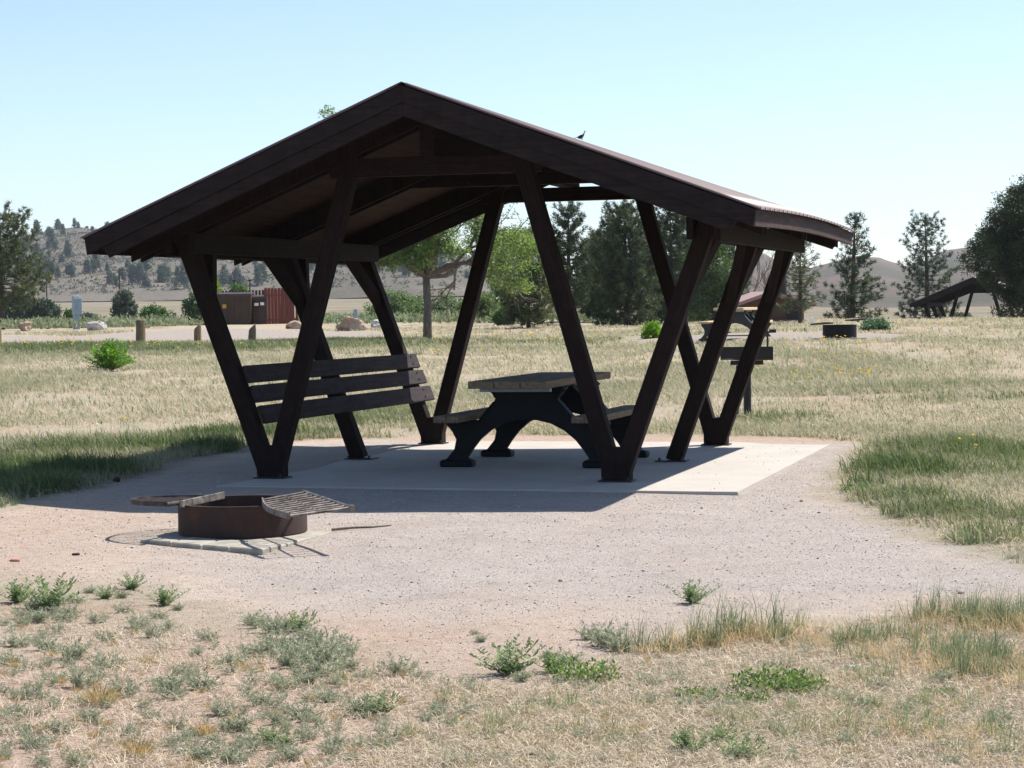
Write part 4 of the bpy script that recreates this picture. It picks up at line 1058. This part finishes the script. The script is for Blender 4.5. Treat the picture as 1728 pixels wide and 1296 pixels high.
pickets('fence_panel', ex(452)-e0[0], -1.85, ex(470)-e0[0], 1.0, zg, zt_-.04)
for px in (388, 415):
    bm = bmesh.new(); x = ex(px)-e0[0]; tube(bm, [(x, 1.2, zg), (x, 1.2, zt_+.42)], .03, 8); tube(bm, [(x-.09, 1.2, zt_+.42), (x+.09, 1.2, zt_+.42)], .035, 8); from_bm('gate_post', bm, M['steel_dark'], en)
def dumpster(px0, px1, top, y, label, sticker, ang):
    w = (px1-px0)*mpp(D); h = zb(top)-zb(548); r = empty('dumpster', (ex((px0+px1)/2), D+y, base+zg+.12), ang, label, 'dumpster', 'brown dumpsters in the enclosure')
    bm = bmesh.new(); prism(bm, [(-w/2, .25), (-w/2+.12, .0), (w/2-.12, .0), (w/2, .25), (w/2, h), (-w/2, h)], -.75, .75, .015)
    for k in range(5): add_box(bm, Matrix.Translation((-w/2+w*(k+.5)/5, -.765, h*.55)), .06, .03, h*.75, .005)
    add_box(bm, Matrix.Translation((0, -.78, h-.05)), w+.06, .06, .10, .01); b = from_bm('body', bm, M['dumpster'], r)
    bm = bmesh.new(); add_box(bm, Matrix.Translation((0, 0, h+.05)) @ Matrix.Rotation(rad(3), 4, 'X'), w, 1.55, .05, .01); from_bm('lid', bm, M['steel_dark'], r)
    for s in (-1, 1):
        for yy_ in (-.5, .5):
            bm = bmesh.new(); tube(bm, [(s*(w/2-.3)-.04, yy_, -.02), (s*(w/2-.3)+.04, yy_, -.02)], .09, 12); from_bm('wheel', bm, M['steel_dark'], r)
    bm = bmesh.new()
    for (sx, sz, sw, sh_) in sticker: add_box(bm, Matrix.Translation((sx*w, -.82, sz*h)), sw, .01, sh_, 0)
    from_bm('label', bm, M['yellow'] if sticker[0][3] > .17 else M['white'], b)
    return r
dumpster(374, 432, 497, -.6, 'large dark brown dumpster with a yellow sticker', [(-.26, .62, .18, .18)], 0)
dumpster(433, 456, 502, -.2, 'narrower brown dumpster with two white labels beside the picket fence', [(-.22, .74, .20, .13), (.20, .76, .18, .14)], 0)
# toilet building behind the far table
D = 73.; p = at(1310, D); bz = p[2]-.25; tl = empty('toilet_building', (p[0], D, bz), 0, 'low brown toilet building with a pinkish roof behind the far picnic table', 'building')
def lx(px): return (px-1310)*mpp(D)
hz = topz(511, 1245, D)-bz; az_ = topz(491, 1298, D)-bz
x0, xa, x1 = lx(1244), lx(1300), lx(1358)
bm = bmesh.new(); prism(bm, [(x0, -.5), (x1, -.5), (x1, hz-.02), (xa, az_-.14), (x0, hz-.04)], 0, 5.0); from_bm('wall', bm, M['toilet_wall'], tl)
bm = bmesh.new(); s = (az_-hz)/(xa-x0)
prism(bm, [(x0-.12, hz-.12*s), (xa, az_), (x1+.35, hz-.04), (x1+.35, hz-.16), (xa, az_-.12), (x0-.12, hz-.12*s-.12)], -.45, 5.4); rf_ = from_bm('roof', bm, M['toilet_roof'], tl)
bm = bmesh.new(); add_box(bm, Matrix.Translation((lx(1341), -.012, hz*.38)), .5, .03, hz*.80, .01); from_bm('door', bm, M['steel_dark'], tl)
bm = bmesh.new(); tube(bm, [(lx(1244), 1.2, 0), (lx(1244), 1.2, topz(468, 1244, D)-bz)], .13, 12); from_bm('vent_pipe', bm, M['steel_dark'], rf_)
bm = bmesh.new(); tube(bm, [(lx(1336), 2.2, hz-.3), (lx(1336), 2.2, topz(446, 1336, D)-bz)], .15, 12); from_bm('vent_pipe', bm, M['steel_dark'], rf_)
p = at(1372, 64); o = from_bm('marker_post', (lambda b: (add_box(b, Matrix.Translation((0, 0, .13)) @ Matrix.Rotation(-.12, 4, 'Y'), .07, .05, .30, .005), b)[1])(bmesh.new()), M['white']); o.location = tuple(p); tag(o, 'short white marker left of the small distant fire ring', 'marker')

# ------------------------------------------------------------------ small things on the gravel
def pebble_obj(name, px, py, sx, sy, sz, mat, label, cat, seed, rz=0):
    p = G(px, py); bm = bmesh.new(); bmesh.ops.create_icosphere(bm, subdivisions=3, radius=1)
    for v in bm.verts:
        d = v.co.normalized(); n_ = float(fbm(np.array([d.x*2+seed]), np.array([d.y*2+d.z*1.7]), .7, seed, 3)[0])-.5
        v.co = Vector((d.x*sx, d.y*sy, d.z*sz))*(1+.5*n_)
    o = from_bm(name, bm, mat, None, True); o.location = (p[0], p[1], p[2]+sz*.6); o.rotation_euler = (0, 0, rz); return tag(o, label, cat)
pebble_obj('stone', 25, 947, .035, .02, .010, M['brick'], 'flat orange stone chip on the gravel at the far left', 'stone', 3)
pebble_obj('pine_cone', 197, 813, .035, .03, .028, M['cone'], 'dark pine cone in the shelter shadow above the left grate', 'pine cone', 4)
pebble_obj('pine_cone', 897, 1283, .022, .018, .016, M['cone'], 'dark pine cone in dry grass at the bottom edge', 'pine cone', 5)
pebble_obj('stone', 302, 1268, .018, .014, .011, M['white'], 'small white stone among weeds at lower left', 'stone', 6)
pebble_obj('stone', 946, 980, .014, .012, .010, M['stone'], 'lone pale pebble on the gravel right of the picture middle', 'stone', 7)
pebble_obj('stone', 1437, 1132, .022, .016, .012, M['white'], 'pale stone half hidden in straw at lower right', 'stone', 8)
pebble_obj('stone', 1622, 1003, .02, .014, .01, M['stone'], 'grey stone on the gravel near the right edge', 'stone', 9)
pebble_obj('dark_clod', 128, 936, .028, .012, .010, M['cone'], 'dark clod near the left end of the fire ring base', 'clod', 10)
a, b = G(560, 896), G(659, 891)
bm = bmesh.new(); A_, B_ = Vector(a), Vector(b); tube(bm, [A_+Vector((0, 0, .012)), A_.lerp(B_, .35)+Vector((0, .012, .016)), A_.lerp(B_, .7)+Vector((0, -.004, .014)), B_+Vector((0, 0, .018))], [.010, .009, .007, .005], 7)
tag(from_bm('stick', bm, M['bark_pale']), 'long thin dry stick lying on gravel right of the fire ring', 'stick')

# ------------------------------------------------------------------ pebbles and crumbs on the gravel: one mass
n = 44000
D = 8.6*np.exp(rng.random(n)*math.log(19.5/8.6)); x = (rng.random(n)*1.46-.73)*D*.5; gvp = g_grav(x, D); k = (gvp > -.25) & (off_slab(x, D) > .02)
x, D = x[k], D[k]; n = len(x); z = ground_z(x, D)
sz = .0026+.0050*rng.random(n)**4.; sz = sz*np.where(rng.random(n) < .02, 1.9, 1)*np.where(rng.random(n) < .004, 1.8, 1)*np.sqrt(D/12)
ns = 520; us_ = -1.7+4.4*rng.random(ns)**rng.choice([.35, 1., 2.6], ns); vs_ = -.75+5.7*rng.random(ns)**rng.choice([.4, 1., 2.4], ns)
sp = np.array([S(a, b) for a, b in zip(us_, vs_)]); szs = .002+.005*rng.random(ns)**3
x = np.r_[x, sp[:, 0]]; D = np.r_[D, sp[:, 1]]; z = np.r_[z, np.full(ns, .005)]; sz = np.r_[sz, szs]; n = len(x)
oc = np.array([(1, 0, 0), (0, 1, 0), (-1, 0, 0), (0, -1, 0), (0, 0, .75), (0, 0, -.6)]); an = rng.random(n)*6.28
P3 = oc[None]*sz[:, None, None]*(.7+.6*rng.random((n, 6, 1))); ca, sa = np.cos(an)[:, None], np.sin(an)[:, None]
P3 = np.stack([P3[..., 0]*ca-P3[..., 1]*sa, P3[..., 0]*sa+P3[..., 1]*ca, P3[..., 2]], -1)+np.stack([x, D, z+sz*.25], -1)[:, None]
ff = np.array([(0, 1, 4), (1, 2, 4), (2, 3, 4), (3, 0, 4), (1, 0, 5), (2, 1, 5), (3, 2, 5), (0, 3, 5)])
Fc = (ff[None]+6*np.arange(n)[:, None, None]).reshape(-1, 3); t = rng.random(n)
cl = np.where((t < .13)[:, None], [[.25, .20, .185]], np.where((t < .8)[:, None], [[.43, .38, .36]], [[.56, .52, .49]]))*(1+rng.normal(size=(n, 1))*.12)
tag(mk('pebbles', P3.reshape(-1, 3), Fc, M['pebble'], None, np.repeat(np.clip(cl, .05, .8), 6, 0)), 'crushed gravel and crumbs scattered over the bare ground', 'gravel', kind='stuff')

# ------------------------------------------------------------------ grasses
def blades(x, y, h, w, lean, c1, c2, tcol, per=1, segs=2, wind=(-.25, .0), zoff=-.01, spread=.03):
    """curved two-piece blades"""
    n = len(x)*per; x = np.repeat(x, per)+rng.normal(size=n)*np.repeat(np.broadcast_to(spread, len(x)), per); y = np.repeat(y, per)+rng.normal(size=n)*np.repeat(np.broadcast_to(spread, len(y)), per)
    h = np.repeat(h, per)*(.55+.75*rng.random(n)); w = np.repeat(np.broadcast_to(w, len(h)//per), per)*(.7+.6*rng.random(n))
    z = ground_z(x, y)+zoff; a = rng.random(n)*6.28; l = np.abs(rng.normal(size=n))*lean
    dx = np.cos(a)*l+wind[0]*lean; dy = np.sin(a)*l+wind[1]*lean; s = rng.random(n)*6.28; sx, sy = np.cos(s)*w/2, np.sin(s)*w/2
    b = np.stack([x, y, z], -1); m_ = b+np.stack([dx*h*.35, dy*h*.35, h*.55], -1); t_ = b+np.stack([dx*h*1.1, dy*h*1.1, h*np.clip(1-.35*l, .15, 1)], -1)
    w_ = np.stack([sx, sy, 0*sx], -1)
    V = np.stack([b-w_, b+w_, m_-w_*.7, m_+w_*.7, t_], 1).reshape(-1, 3); i0 = 5*np.arange(n)[:, None]
    Fc = np.concatenate([i0+[[0, 1, 3]], i0+[[0, 3, 2]], i0+[[2, 3, 4]]], 0)
    t = np.clip(np.repeat(tcol, per)+rng.normal(size=n)*.16, 0, 1)[:, None]
    c_ = (np.array(c1)*(1-t)+np.array(c2)*t)*(1+rng.normal(size=(n, 1))*.13)
    return V, Fc, np.repeat(np.clip(c_, .01, .9), 5, 0)
def scatter(n, D0_, D1_, pad=1.08, power=1.):
    D = D0_*np.exp(rng.random(n)*math.log(D1_/D0_)); x = (rng.random(n)-.5)*pad*D*.4937; return x, D
def join(parts):
    Vs, Fs, Cs = [], [], []; o = 0
    for V, Fc, c_ in parts: Vs.append(V); Fs.append(Fc+o); Cs.append(c_); o += len(V)
    return np.vstack(Vs), np.vstack(Fs), np.vstack(Cs)
DRY1, DRY2 = (.50, .44, .32), (.37, .335, .225)
SG1, SG2 = (.25, .27, .16), (.145, .19, .095)
# meadow
x, y = scatter(235000, 13.6, 82, 1.48); gg = g_grav(x, y); gr_ = g_road(x, y); patch = fbm(x, y, 1.6, 51, 4); patch2 = fbm(x, y, 5, 61, 4)
k = (gg < -.04-.35*(patch-.5)) & (gr_ < -.1+.5*(patch-.5)) & (off_slab(x, y) > .3)
k &= rng.random(len(x)) < np.clip(.15+3.0*(patch-.40)+1.5*green_at(x, y), .05, 1)
x, y, patch, patch2 = x[k], y[k], patch[k], patch2[k]; g = green_at(x, y); D = np.hypot(x, y)
h = .05+.06*patch2+.03*(D > 30)+.02*rng.random(len(x)); w = .0016*D**.55*1.1
tg = np.clip((patch2-.48)*3+.25, 0, 1)
P1 = blades(x, y, h, w, 1.25, DRY1, DRY2, tg, 5, spread=.07)
k2 = rng.random(len(x)) < .20+.38*np.clip((patch2-.48)*4, 0, 1)
P2 = blades(x[k2], y[k2], h[k2]*1.1, w[k2], .8, SG1, SG2, 1-tg[k2], 4, spread=.05)
V, Fc, c_ = join([P1, P2])
tag(mk('meadow_grass', V, Fc, M['grass'], None, c_), 'pale dry bunch grass covering the meadow round the campsite', 'grass', kind='stuff')
# lush green patches
x, y = scatter(235000, 13.5, 82, 1.48); g = green_at(x, y); gg = g_grav(x, y); gr_ = g_road(x, y); patch = fbm(x, y, 1.1, 71, 4)
k = (gg < .03-.25*(patch-.5)) & (gr_ < -.05) & (off_slab(x, y) > .3) & (rng.random(len(x)) < g**1.3*(.35+1.1*patch))
x, y, g = x[k], y[k], g[k]; D = np.hypot(x, y)
h = (.07+.12*g+.05*rng.random(len(x)))*np.where(D > 40, 1.0, 1); w = .0017*D**.55*1.3
tt = np.clip(.2+.8*g*fbm(x, y, .8, 5, 3)*1.6, 0, 1)
near_l = (x < 0) & (D < 30)
P1 = blades(x, y, h, w, .6, (.27, .275, .15), (.08, .125, .04), tt+.25*rng.normal(size=len(tt)), 6, spread=.05)
V, Fc, c_ = P1
tag(mk('green_grass', V, Fc, M['grass'], None, c_), 'lush green grass growing in strips and clumps round the gravel', 'grass', kind='stuff')
# yellow flowers
C = []; 
for px, py, sp, m_ in [(1460, 650, 14, 26), (1400, 648, 14, 26), (1340, 655, 12, 20), (1285, 632, 10, 16), (1225, 618, 8, 10), (60, 588, 60, 120), (160, 592, 40, 50), (270, 592, 40, 50), (440, 590, 60, 40), (1000, 580, 120, 130), (800, 572, 80, 60), (1400, 592, 40, 60), (1580, 560, 80, 30), (740, 604, 14, 16), (200, 735, 40, 6), (1640, 785, 18, 10), (1380, 610, 60, 30), (900, 600, 60, 20), (1100, 640, 60, 16), (520, 608, 20, 10)]:
    for _ in range(m_):
        q = G(px+rng.normal()*sp, py+rng.normal()*3.2)
        if g_grav(q[:1], q[1:2])[0] > -.1 or g_road(q[:1], q[1:2])[0] > -.2 or rng.random() < .62: continue
        C.append((q[0], q[1], q[2]+.17+.10*rng.random()))
C = np.array(C); n_ = 6; cc = np.repeat(C, n_, 0); d = rdir(len(cc)); d[:, 2] = np.abs(d[:, 2])*.5; Dd_ = np.hypot(cc[:, 0], cc[:, 1])
V1, F1 = tri_leaves(cc, d, .018+.0004*Dd_, .012+.0003*Dd_, 'quad'); cf = cols(len(cc), 4, (.70, .48, .02), (.80, .62, .05), .08)
st = C-np.array([0, 0, .2]); V2, F2 = tri_leaves(st, np.tile([[0., 0, 1]], (len(C), 1)), .2, .006, 'quad'); cs = cols(len(C), 4, (.12, .18, .06), (.16, .22, .08))
V, Fc, c_ = join([(V1, F1, cf), (V2, F2, cs)])
tag(mk('yellow_wildflowers', V, Fc, M['leaf'], None, c_), 'tiny yellow wildflowers dotted through the meadow', 'wildflowers', kind='stuff')

# foreground straw and short dry grass
x, y = scatter(80000, 6.6, 13.8, 1.5); gg = g_grav(x, y); pn = fbm(x, y, .7, 81, 4); right = sstep(-1.6, .3, x)
edge_ = sstep(.12, -.35, gg)
k = rng.random(len(x)) < edge_*np.clip(.05+.9*right+1.1*(pn-.53), .015, 1)*np.where(gg < .1, 1, .0)
x, y, pn = x[k], y[k], pn[k]; n = len(x); tcl = fbm(x, y, .5, 5, 3)
P1 = blades(x, y, .035+.035*pn, .0030, 1.9, (.56, .46, .34), (.46, .40, .28), tcl, 3, spread=.02, zoff=-.004)
# loose straws lying flat
m_ = int(n*1.6); i_ = rng.integers(0, n, m_); xs = x[i_]+rng.normal(size=m_)*.03; ys = y[i_]+rng.normal(size=m_)*.03; a = rng.random(m_)*6.28; L_ = .03+.07*rng.random(m_)
d = np.stack([np.cos(a), np.sin(a), rng.normal(size=m_)*.12+.05], -1)
V2, F2 = tri_leaves(np.stack([xs, ys, ground_z(xs, ys)+.004+.012*rng.random(m_)], -1), d, L_, .0032, 'quad')
F2t = np.vstack([F2[:, [0, 1, 2]], F2[:, [0, 2, 3]]])
c2_ = cols(m_, 4, (.62, .53, .41), (.40, .33, .24), .17)
V, Fc, c_ = join([P1, (V2, F2t, c2_)])
tag(mk('dry_straw', V, Fc, M['straw'], None, c_), 'matted dry straw and short dead grass in the foreground', 'dry grass', kind='stuff')
# foreground upright grass, greener; along the lower right edge of the gravel
FG = [(1090, 1098, .16, .10, .22, 1), (1180, 1095, .10, .08, .30, 1.3), (1265, 1080, .22, .10, .30, 1.3), (1330, 1085, .10, .08, .20, .7), (1440, 1085, .14, .09, .18, .6), (1350, 1060, .05, .05, .16, .4), (1530, 1080, .22, .12, .20, .7), (1640, 1050, .30, .12, .24, 1.1), (1720, 1060, .30, .18, .24, 1.1), (1560, 1110, .4, .2, .2, .7), (1690, 1130, .3, .2, .2, .6),
      (1450, 1090, .12, .08, .2, .5), (930, 1200, .14, .10, .15, .5), (780, 1180, .12, .10, .12, .4), (830, 1235, .10, .08, .15, .4), (950, 1250, .3, .14, .13, .5), (1590, 1190, .15, .1, .14, .4), (1500, 1230, .2, .14, .13, .5), (1620, 1240, .2, .1, .15, .5), (1370, 1240, .2, .12, .14, .4), (600, 1150, .1, .1, .1, .2),
      (1240, 1220, .1, .08, .15, .3), (1400, 1200, .2, .1, .13, .5), (710, 1250, .08, .05, .12, .25), (1100, 1200, .1, .08, .13, .3), (1670, 1280, .15, .1, .15, .4), (1420, 1150, .22, .10, .12, .8), (1690, 950, .4, .25, .14, .6), (1600, 915, .3, .2, .14, .6), (1530, 875, .3, .2, .14, .7), (20, 860, .45, .35, .13, 1.), (1850, 1060, .35, .2, .22, 1.), (1980, 1090, .4, .25, .2, .9), (1860, 1150, .4, .25, .15, .6), (1850, 980, .5, .3, .14, .7), (2000, 1000, .5, .3, .14, .7)]
parts_fg = []
for px, py, a_, b_, h_, dn in FG:
    q = G(px, py); big = a_*b_ > .05; m_ = int((26 if not big else 34)*dn*(a_*b_/.02)**.75)+2
    tx = q[0]+(rng.random(m_)*2-1)*a_; ty = q[1]+(rng.random(m_)*2-1)*b_; ok = (g_grav(tx, ty) < .10); tx, ty = tx[ok], ty[ok]; m_ = len(tx)
    if not m_: continue
    th = h_*(.25+.75*rng.random(m_)**1.6); tg_ = np.clip(.65+.35*rng.normal(size=m_), 0, 1)
    c1, c2 = ((.27, .29, .17), (.125, .185, .095)) if h_ > .17 or py < 1000 else ((.38, .36, .21), (.20, .25, .12))
    parts_fg.append(blades(tx, ty, th, .0034, .55, c1, c2, tg_, 15, spread=.016, wind=(.1, 0)))
    if py > 1000:
        m2 = int(m_*2.2); tx = q[0]+rng.normal(size=m2)*a_*.8; ty = q[1]-.04+rng.normal(size=m2)*b_*.9; ok = g_grav(tx, ty) < .05; tx, ty = tx[ok], ty[ok]
        if len(tx): parts_fg.append(blades(tx, ty, h_*.5*(.4+.8*rng.random(len(tx))), .0032, .9, (.60, .42, .24), (.50, .42, .26), rng.random(len(tx)), 8, spread=.022))
V, Fc, c_ = join(parts_fg)
tag(mk('tall_grass', V, Fc, M['grass'], None, c_), 'upright green and straw coloured grass along the gravel edge', 'grass', kind='stuff')

# ------------------------------------------------------------------ weeds: prototypes, then copies
def weed_mesh(kind):
    C = []; Dr = []; L_ = []; bm = None
    if kind == 'silver':        # low spreading grey green plant with fine leaves
        for s in range(22):
            a = rng.random()*6.28; el = .35+rng.random()*1.1; Ls = .05+.06*rng.random(); d = np.array([math.cos(a)*math.cos(el), math.sin(a)*math.cos(el), math.sin(el)])
            for t in np.linspace(.15, 1, 9):
                q = d*Ls*t+np.array([math.cos(a), math.sin(a), 0])*.012
                for _ in range(3): C.append(q); v = d*.6+rng.normal(size=3)*.6; Dr.append(v/np.linalg.norm(v)); L_.append(.017+.012*rng.random())
        c1, c2, w = (.22, .245, .155), (.38, .395, .285), .005
    elif kind == 'leafy':       # taller green weed with lance leaves on upright stems
        for s in range(17):
            a = rng.random()*6.28; el = .35+rng.random()*1.15; Ls = .09+.09*rng.random(); d = np.array([math.cos(a)*math.cos(el), math.sin(a)*math.cos(el), math.sin(el)])
            for t in np.linspace(.1, 1, 12):
                q = d*Ls*t
                for _ in range(3): C.append(q); b = rng.random()*6.28; v = np.array([math.cos(b), math.sin(b), .35+.7*t]); Dr.append(v/np.linalg.norm(v)); L_.append(.034*(1.15-.5*t))
        c1, c2, w = (.13, .19, .08), (.27, .34, .17), .0075
    elif kind == 'mat':         # bright low mat of rounder leaves
        for s in range(520):
            a = rng.random()*6.28; r = .16*math.sqrt(rng.random()); C.append(np.array([math.cos(a)*r, math.sin(a)*r*.8, .01+.075*rng.random()**1.5])); v = rng.normal(size=3)*.7; v[2] = abs(v[2])+.2; Dr.append(v/np.linalg.norm(v)); L_.append(.026)
        c1, c2, w = (.07, .13, .03), (.18, .26, .08), .010
    else:                       # tan bunch
        for s in range(150):
            a = rng.random()*6.28; C.append(rng.normal(size=3)*np.array([.018, .018, 0])); v = np.array([math.cos(a)*.7, math.sin(a)*.7, .45+rng.random()]); Dr.append(v/np.linalg.norm(v)); L_.append(.05+.05*rng.random())
        c1, c2, w = (.34, .24, .10), (.46, .36, .19), .0028
    C = np.array(C); V, Fc = tri_leaves(C, np.array(Dr), np.array(L_), w, 'quad'); return V, Fc, cols(len(C), 4, c1, c2, .13)
WM = {}
for k_ in ('silver', 'leafy', 'mat', 'tan'):
    WM[k_] = []
    for q in range(3):
        V, Fc, c_ = weed_mesh(k_); WM[k_].append((V, Fc, c_))
_made = {}
def weed(kind, px, py, s, label, sx=1.):
    q = G(px, py); i_ = int(rng.integers(0, 3)); key = (kind, i_)
    if key not in _made:
        V, Fc, c_ = WM[kind][i_]; o = mk({'silver': 'silvery_weed', 'leafy': 'leafy_weed', 'mat': 'leafy_mat_weed', 'tan': 'tan_grass_tuft'}[kind], V, Fc, M['leaf'], None, c_); _made[key] = o
    else: o = _made[key].copy(); COL.objects.link(o)
    o.location = (q[0], q[1], q[2]-.004); s *= {'leafy': 1.12, 'mat': 1.05}.get(kind, 1.0); o.scale = (s*sx*{'leafy': 1.25}.get(kind, 1), s, s*.92); o.rotation_euler = (0, 0, rng.random()*.8-.4)
    return tag(o, label, 'weed', {'silver': 'silvery weeds in the foreground', 'leafy': 'leafy green weeds in the foreground', 'mat': 'leafy mats in the foreground', 'tan': 'tan grass tufts in the foreground'}[kind])
W_ = [('leafy', 85, 1030, 1.15, 'largest leafy weed near the left edge below the gravel'), ('leafy', 30, 1018, .9, 'leafy weed at the far left edge below the gravel'), ('leafy', 278, 1022, .75, 'leafy weed standing alone left of the long low clump'),
      ('leafy', 222, 994, .6, 'small leafy weed, the highest one on the left side'), ('leafy', 178, 1012, .5, 'small leafy weed between the far left pair and the lone one'), ('silver', 440, 1060, 1.0, 'left end of the long low clump below the gravel'), ('leafy', 505, 1066, .7, 'right end of the long low clump below the gravel'), ('silver', 475, 1062, .9, 'middle of the long low clump below the gravel'),
      ('leafy', 860, 1140, 1.0, 'upright leafy weed left of the bright green mat'), ('leafy', 932, 1135, .75, 'thin leafy weed touching the left side of the bright green mat'), ('mat', 985, 1150, 1.0, 'bright green leafy mat at the lower middle'), ('silver', 1022, 1092, 1.35, 'round silvery clump above the bright green mat'),
      ('leafy', 1168, 1018, .85, 'lone pale leafy weed out on the gravel at right'), ('silver', 674, 1138, 1.0, 'round silvery weed left of the gravel tongue'), ('silver', 812, 1082, .5, 'tiny weed out on the gravel at lower middle'), ('silver', 745, 1092, .4, 'smallest weed on the gravel left of the tiny one') if False else ('silver', 802, 1070, .35, 'smallest weed on the gravel above the tiny one'),
      ('leafy', 640, 1205, .6, 'green weed just right of the flat silvery clump'), ('silver', 610, 1205, 1.0, 'flat silvery clump below the round silvery weed'), ('mat', 1300, 1165, 1.0, 'green mat in straw at lower right, left half'), ('mat', 1350, 1170, .8, 'green mat in straw at lower right, right half'), ('mat', 1260, 1190, .6, 'small green mat left of the lower right mats'), ('mat', 1175, 1182, .55, 'small leafy mat right of the bright green one'), ('mat', 1580, 1172, .4, 'tiny green mat near the lower right corner'),
      ('tan', 172, 1190, 1.4, 'rusty tan grass tuft among silvery weeds'), ('tan', 345, 1240, 1.0, 'tan grass tuft near the bottom left'), ('tan', 235, 1275, 1.2, 'tan grass tuft at the bottom edge left of the white stone'), ('tan', 250, 1120, .8, 'small tan tuft between silvery weeds'), ('leafy', 455, 1252, .45, 'small bright weed near the bottom at left'), ('leafy', 145, 1285, .5, 'leafy weed at the bottom edge at left') if False else ('leafy', 480, 1258, .4, 'tiny bright weed right of the small bright one'),
      ('mat', 1450, 832, .9, 'yellow green mat at the point of the right hand grass patch'), ('leafy', 1160, 1275, .6, 'leafy weed at the bottom edge near the middle'), ('leafy', 1250, 1285, .6, 'leafy weed at the bottom edge right of the middle'), ('leafy', 1215, 1255, .5, 'small leafy weed above the two bottom edge ones')]
for w_ in W_: weed(*w_)
SV = [(540, 1095, 1.3), (505, 1110, 1.2), (470, 1092, 1.1), (560, 1118, 1.2), (455, 1100, .9), (430, 1105, .8), (490, 1125, 1.1), (545, 1140, 1.1), (395, 1120, .8), (330, 1105, .6), (350, 1080, .7), (285, 1168, 1.0), (345, 1165, .9), (375, 1205, .8), (290, 1180, .8), (125, 1110, 1.1), (80, 1095, .9), (180, 1130, 1.0), (140, 1160, 1.1), (210, 1175, 0.9), (105, 1050, .8), (160, 1052, .7), (230, 1060, .9), (262, 1075, .8), (180, 1080, .7), (30, 1090, .8), (15, 1120, .8), (60, 1180, .7), (15, 1210, .6), (510, 1210, .9), (440, 1190, .8), (400, 1230, .9), (420, 1255, .7), (255, 1210, .6), (155, 1215, .7), (100, 1235, .7), (345, 1280, .8), (395, 1285, .8), (555, 1185, .6), (520, 1155, .8), (130, 1290, .7), (60, 1260, .6), (480, 1165, .7), (310, 1140, .6), (40, 1045, .8), (560, 1270, .6), (640, 1260, .6), (490, 1280, .7), (1465, 1195, .7), (1420, 1185, .7), (1530, 1200, .7), (1375, 1150, .6), (1100, 1160, .6), (1590, 1150, .8), (1010, 1195, .5), (740, 1200, .5), (900, 1190, .5), (1310, 1215, .5), (1690, 1220, .7), (205, 1035, .6), (150, 1000, .5)]
SV += [(60, 1030, .8), (110, 1040, .9), (130, 1020, .6), (70, 1050, .9), (205, 1010, .6), (300, 1030, .5), (265, 1045, .6), (465, 1068, .9), (425, 1055, .7), (520, 1075, .8), (575, 1105, .9), (525, 1120, 1.1), (590, 1130, .8), (1000, 1080, .9), (1045, 1100, .9), (960, 1120, .7), (880, 1150, .7), (1440, 1140, .6), (1480, 1165, .7), (1230, 1170, .6), (1140, 1150, .6)]
for a_, b_, s_ in SV: weed('silver', a_+rng.normal()*2, b_, s_, 'small silvery green weed in the sandy foreground', 1+.3*rng.random())
# ground cover of tiny weeds
parts = []; 
for _ in range(900):
    kind = 'silver' if rng.random() < .7 else 'tan'; px = rng.random()*1728; py = 1050+rng.random()**.8*246
    if px > 650 and rng.random() < .4: continue
    q = G(px, py)
    if g_grav(q[:1], q[1:2])[0] > -.05: continue
    V, Fc, c_ = WM[kind][int(rng.integers(0, 3))]; sel = int(len(Fc)*(.25+.4*rng.random())); s_ = .25+.4*rng.random(); st_ = int(rng.integers(0, len(Fc)-sel)); a = rng.random()*6.28
    Vv = V[st_*4:(st_+sel)*4]*s_; Vv = np.c_[Vv[:, 0]*math.cos(a)-Vv[:, 1]*math.sin(a), Vv[:, 0]*math.sin(a)+Vv[:, 1]*math.cos(a), Vv[:, 2]]+q
    parts.append((Vv, Fc[:sel], c_[st_*4:(st_+sel)*4]))
V, Fc, c_ = join(parts); tag(mk('ground_cover', V, Fc, M['leaf'], None, c_), 'tiny sprouts and seedlings between the foreground weeds', 'ground cover', kind='stuff')

# ------------------------------------------------------------------ haze over the whole valley
hz_, nt, N, Lk, P = new_mat('air_haze'); N.remove(P)
pv = N.new('ShaderNodeVolumePrincipled'); pv.inputs['Color'].default_value = (.80, .88, 1, 1); pv.inputs['Density'].default_value = .00013
Lk.new(pv.outputs[0], N['Material Output'].inputs['Volume'])
bm = bmesh.new(); bmesh.ops.create_cube(bm, size=1, matrix=Matrix.Translation((0, 0, 98)) @ Matrix.Diagonal((8400, 8400, 204, 1)))
tag(from_bm('haze', bm, hz_), 'thin pale blue haze over the valley and hills', 'haze', kind='stuff')
